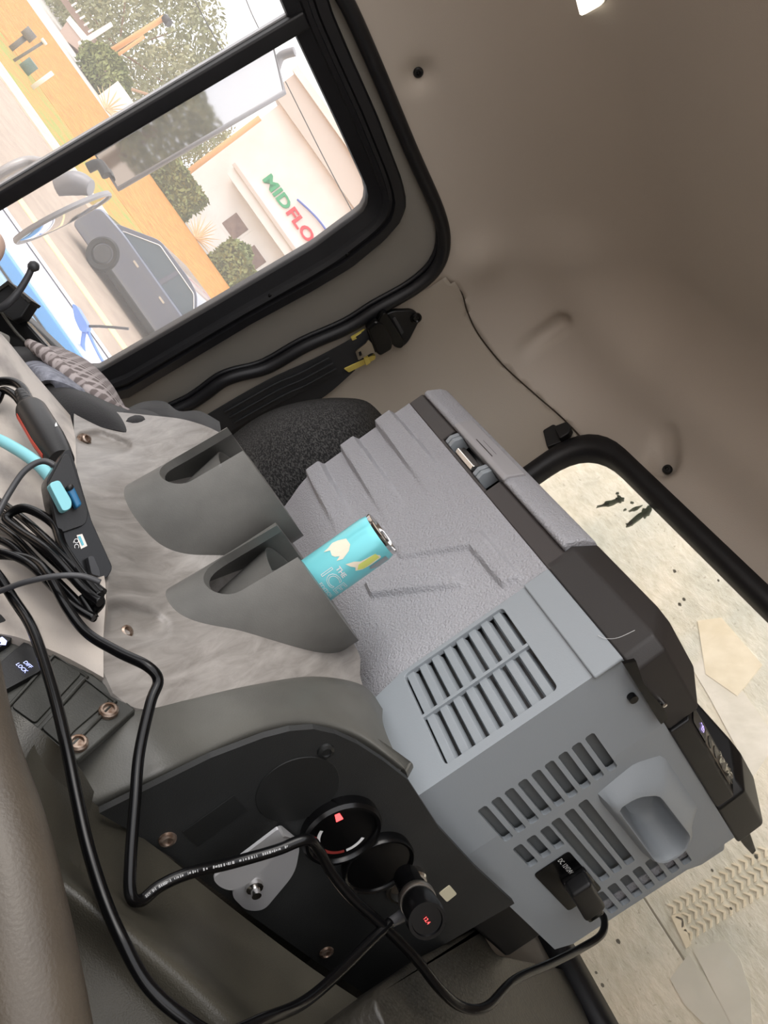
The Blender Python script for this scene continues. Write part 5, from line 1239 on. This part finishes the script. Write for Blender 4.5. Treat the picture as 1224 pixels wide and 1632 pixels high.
# road signs on the verge
e, p, q = pole('mailbox_post', (17, 78), (40, 60), 26.5, .09, mat('sign_grey', RGB(120, 116, 110), .6), 'short grey marker post on the verge', 'post'); tube('head', [q, gpx(52, 50, 26.5)], .19, MATS['sign_grey'], e, n=1)
e, p, q = pole('sign_post', (20, 98), (68, 68), 25.2, .045, MATS['sign_grey'], 'thin leaning sign post on the verge', 'sign post'); tube('top', [q, gpx(72, 65, 25.2)], .1, M_white, e, n=1)
e, p, q = pole('utility_cabinet', (38, 112), (54, 100), 26, .2, mat('cabinet_green', RGB(96, 118, 106), .6), 'small grey-green utility cabinet on the verge', 'cabinet')
e, p, q = pole('marker_post', (56, 136), (84, 116), 25, .07, M_white, 'short white marker stake on the verge', 'stake')
# power lines
for i, (a, b, lb) in enumerate((((300, -20), (372, 110), 'power line crossing the sky above the mirror'), ((385, -20), (420, 60), 'short power line at the top of the window'), ((455, 130), (590, 390), 'long power line slanting above the bank roof'))):
    tag(tube('power_line', [gpx(*a, 50), gpx((a[0] + b[0]) / 2 - 2, (a[1] + b[1]) / 2, 50), gpx(*b, 50)], .035, M_cable2, None, n=6, seg=5), lb, 'wire', 'power lines in the sky')

# dark car passing on the road
def car(name, f, s_c, L, Wd, H, m, label, glass, zb=.18, hood=.28, flip=1):
    e = empty(name, X(s_c, f, 0), label, 'car')
    F2 = Fr(X(s_c, f, 0), R0 * flip, UP, -_h)
    hz = H * .60
    prof = [(-L / 2, zb), (-L / 2 + .02, hz * .8), (-L / 2 + .15, hz), (-L * .20, hz + .06), (L * .32, hz + .05), (L / 2 - .12, hz * .98), (L / 2, hz * .75), (L / 2, zb)]
    prism('body', roundpoly(prof, .12, 4), F2, -Wd / 2, Wd / 2, m, e, bevel=.06, seg=3)
    cab_ = [(-L * .22, hz), (-L * .06, H - .04), (L * .02, H), (L * .22, H - .03), (L * .40, hz)]
    prism('cabin', roundpoly(cab_, .12, 4), F2, -Wd / 2 + .12, Wd / 2 - .10, m, e, bevel=.05, seg=3)
    gl_ = roundpoly([(-L * .19, hz + .03), (-L * .055, H - .10), (L * .20, H - .09), (L * .35, hz + .03)], .05, 3)
    g_ = prism('side_window', gl_, F2, Wd / 2 - .11, Wd / 2 - .088, glass, e)
    tube('window_trim', [F2.p(u, v, Wd / 2 - .085) for u, v in gl_], .014, M_chr, e, n=1, seg=6, cyc=True, smoothpath=False)
    prism('door_pillar', [(L * .06, hz), (L * .085, hz), (L * .07, H - .08), (L * .05, H - .08)], F2, Wd / 2 - .1, Wd / 2 - .08, m, e)
    prism('sill', [(-L * .34, zb - .02), (L * .34, zb - .02), (L * .34, zb + .12), (-L * .34, zb + .12)], F2, -Wd / 2, Wd / 2 + .01, M_blk, e, bevel=.02)
    for sx in (-.31, .31):
        for n_ in (1, -1):
            w = Fr(F2.p(L * sx, .33, n_ * (Wd / 2 - .10)), R0, UP, -_h * n_)
            t_ = lathe('wheel', [(.20, 0), (.33, .0), (.34, .05), (.34, .10), (.30, .14), (.22, .13), (.20, .09), (.05, .10), (0, .11)], w, M_blk, e, seg=24)
            lathe('hub_cap', [(.19, .10), (.17, .12), (.04, .125), (0, .13)], w, M_cable2, t_, seg=16)
    for n_ in (1,): prism('side_mirror', rr(-L * .16, hz + .05, -L * .12, hz + .2, .03), F2, Wd / 2 - .05, Wd / 2 + .12, m, e, bevel=.02)
    for k in (-.02, .17): prism('door_handle', rr(L * k, hz - .12, L * k + .16, hz - .08, .01), F2, Wd / 2 - .005, Wd / 2 + .025, M_chr, e)
    return e
M_cdark = mat('car_paint_slate', RGB(104, 110, 126), .18, metal=.5, coat=1)
M_cgl = mat('car_glass', RGB(84, 98, 108), .06, spec=.8)
p_ = gpx(215, 450, 16.6) - CAM
car('dark_car', 16.6, p_.dot(R0) + .95, 4.5, 1.8, 1.42, M_cdark, 'dark slate car passing beyond the round mirror', M_cgl, flip=-1)
M_cblue = mat('car_paint_sky', RGB(150, 190, 226), .2, coat=1); M_cblue2 = mat('hood_sky_sheen', RGB(226, 226, 240), .2, coat=1)
# pale blue vehicle right below the window (hood and wing)
bv = empty('blue_vehicle', X(-3.2, 5.9, 0), 'pale blue vehicle with sky sheen on its hood, directly below the window', 'vehicle')
BVF = Fr(X(-3.2, 5.9, 0), R0, UP, -_h)
prism('lower_side', rr(-4.4, .35, 3.6, 1.285, .1), BVF, -.36, .36, mat('vehicle_pale_cyan', RGB(176, 214, 240), .25, coat=.5), bv, bevel=.03, seg=3)
prism('upper_side', rr(-4.4, 1.30, 3.6, 1.395, .02), BVF, -.36, .37, mat('vehicle_sky_blue', RGB(92, 164, 228), .25, coat=.5), bv, bevel=.012)
prism('seam', rr(-4.38, 1.27, 3.58, 1.31, .005), BVF, -.34, .345, M_cable2, bv)
prism('hood', rr(-4.35, 1.385, 3.55, 1.415, .008), BVF, -.35, .33, M_cblue2, bv, bevel=.01, seg=3)  # lilac-white colour stands for the sky reflected on a blue hood
tube('hood_seam', [BVF.p(-4.3, 1.417, -.2), BVF.p(3.5, 1.417, -.2)], .006, M_cable2, bv, n=1, seg=6)
for sx in (-3.2, 2.4):
    for sg_ in (1, -1): lathe('wheel', [(.2, 0), (.38, 0), (.40, .1), (.36, .14), (.2, .1), (0, .1)], Fr(BVF.p(sx, .40, .25 * sg_), R0, UP, -_h * sg_), M_blk, bv, seg=24)
# blue hood mirror on a stalk
hm = empty('hood_mirror', W(134, 562, 5.72), 'small blue mirror on a thin stalk on the pale blue hood', 'mirror')
HMF = Fr(W(133, 520, 5.72), R0, U0, -FW)
prism('mirror_shell', roundpoly([HMF.px(*p) for p in ((118, 486), (124, 488), (143, 520), (140, 532), (131, 530), (122, 510))], .018), HMF, -.04, .04, mat('mirror_blue', RGB(110, 150, 220), .3), hm, bevel=.016)
ptube('stalk', [(134, 530, 5.72), (132, 548, 5.72), (134, 565, 5.72)], .016, MATS['mirror_blue'], hm); ptube('brace', [(141, 530, 5.72), (155, 560, 5.68), (168, 583, 5.6)], .011, MATS['mirror_blue'], hm)
ptube('wire', [(158, 520, 5.72), (185, 522, 5.72), (205, 524, 5.72)], .01, M_cable2, hm); ptube('wire', [(141, 520, 5.72), (158, 520, 5.72)], .01, M_cable2, hm)

# truck door mirrors
M_mir = mat('mirror_glass', RGB(196, 194, 192), .03, metal=1)
M_mfr = mat('mirror_frame', RGB(150, 148, 150), .4, metal=.3)
MD = 2.15
mf = empty('west_coast_mirror', W(300, 200, MD), 'tall rectangular truck mirror behind the divider bar', 'mirror')
c4 = [W(150, 246, MD + .03), W(188, 302, MD), W(454, 147, MD - .035), W(436, 72, MD - .005)]
mu = (c4[1] - c4[0]); mv = (c4[3] - c4[0]); mu.normalize(); mn = mu.cross(mv).normalized()
if mn.dot(CAM - c4[0]) < 0: mn = -mn
mvv = mn.cross(mu); MF = Fr(sum(c4, V((0, 0, 0))) / 4, mu, mvv, mn)
Pm = [((p - MF.O).dot(MF.U), (p - MF.O).dot(MF.V)) for p in c4]
prism('mirror_back', Pm, MF, -.012, -.002, M_mfr, mf, bevel=.004)
prism('mirror_glass', [(x * .96, y * .985) for x, y in Pm], MF, -.002, .001, M_mir, mf)
tube('mirror_rim', [MF.p(x, y, .001) for x, y in Pm], .0065, M_mfr, mf, n=1, seg=8, cyc=True, smoothpath=False)
ptube('mirror_bracket', [(470, 82, MD), (448, 90, MD + .01), (440, 110, MD + .02)], .012, M_mfr, mf); ptube('lower_bracket', [(140, 268, MD), (158, 262, MD), (170, 280, MD)], .014, M_blk, mf)
for k_, (t_, o_) in enumerate(((34, -.5), (40, 6))):
    d_ = (MF.O - CAM).normalized(); r_ = d_ - MF.N * 2 * d_.dot(MF.N); g_ = MF.O + r_ * t_ + UP.cross(r_) * o_; e = empty('tree', V((g_.x, g_.y, 0)), ['leafy tree mirrored in the middle of the rectangular mirror', 'leafy tree mirrored at the side of the rectangular mirror'][k_], 'tree', 'trees seen in the truck mirror')
    tube('trunk', [V((g_.x, g_.y, 0)), V((g_.x, g_.y, 3.4))], [.3, .2], M_trunk, e); tag(foliage('foliage', V((g_.x, g_.y, 3.6)), 2.6, 2.6, 2.0, M_tree, 3500, .2, parent=e), kind='stuff')
rm = empty('convex_mirror', W(100, 345, 1.95), 'round convex mirror in a grey rim below the rectangular mirror', 'mirror')
ra, rb_ = W(25, 388, 1.95), W(177, 308, 1.95); ru = (rb_ - ra); RR = ru.length / 2; ru.normalize()
rv = (W(115, 380, 1.95) - W(88, 318, 1.95)).normalized(); rv = (rv - ru * rv.dot(ru)).normalized()
tilt = math.acos(min(1, 31 / 86.))
rvd = (rv * math.cos(tilt) + (-FW) * math.sin(tilt) * 1).normalized(); rn = ru.cross(rvd).normalized()
if rn.dot(CAM - ra) < 0: rn = -rn
RMF = Fr((ra + rb_) / 2, ru, rn.cross(ru), rn)
lathe('mirror_glass', [(RR * .93, 0), (RR * .7, .006), (RR * .4, .010), (RR * .1, .0125), (0, .0126)], RMF, M_mir, rm, seg=48, auto=80)
lathe('mirror_rim', [(RR * .92, -.004), (RR * .93, .004), (RR * .98, .005), (RR, 0), (RR * .98, -.008), (RR * .6, -.012), (0, -.014)], RMF, M_mfr, rm, seg=48)
ptube('mirror_arm', [(-30, 300, 2.0), (10, 272, 2.0), (45, 258, 2.02), (75, 262, 2.02)], .014, mat('mirror_arm_steel', RGB(170, 164, 160), .3, metal=.6), rm)
ptube('mirror_clamp', [(90, 300, 2.0), (120, 292, 2.0), (145, 300, 2.0)], [.02, .03, .02], M_mfr, rm)
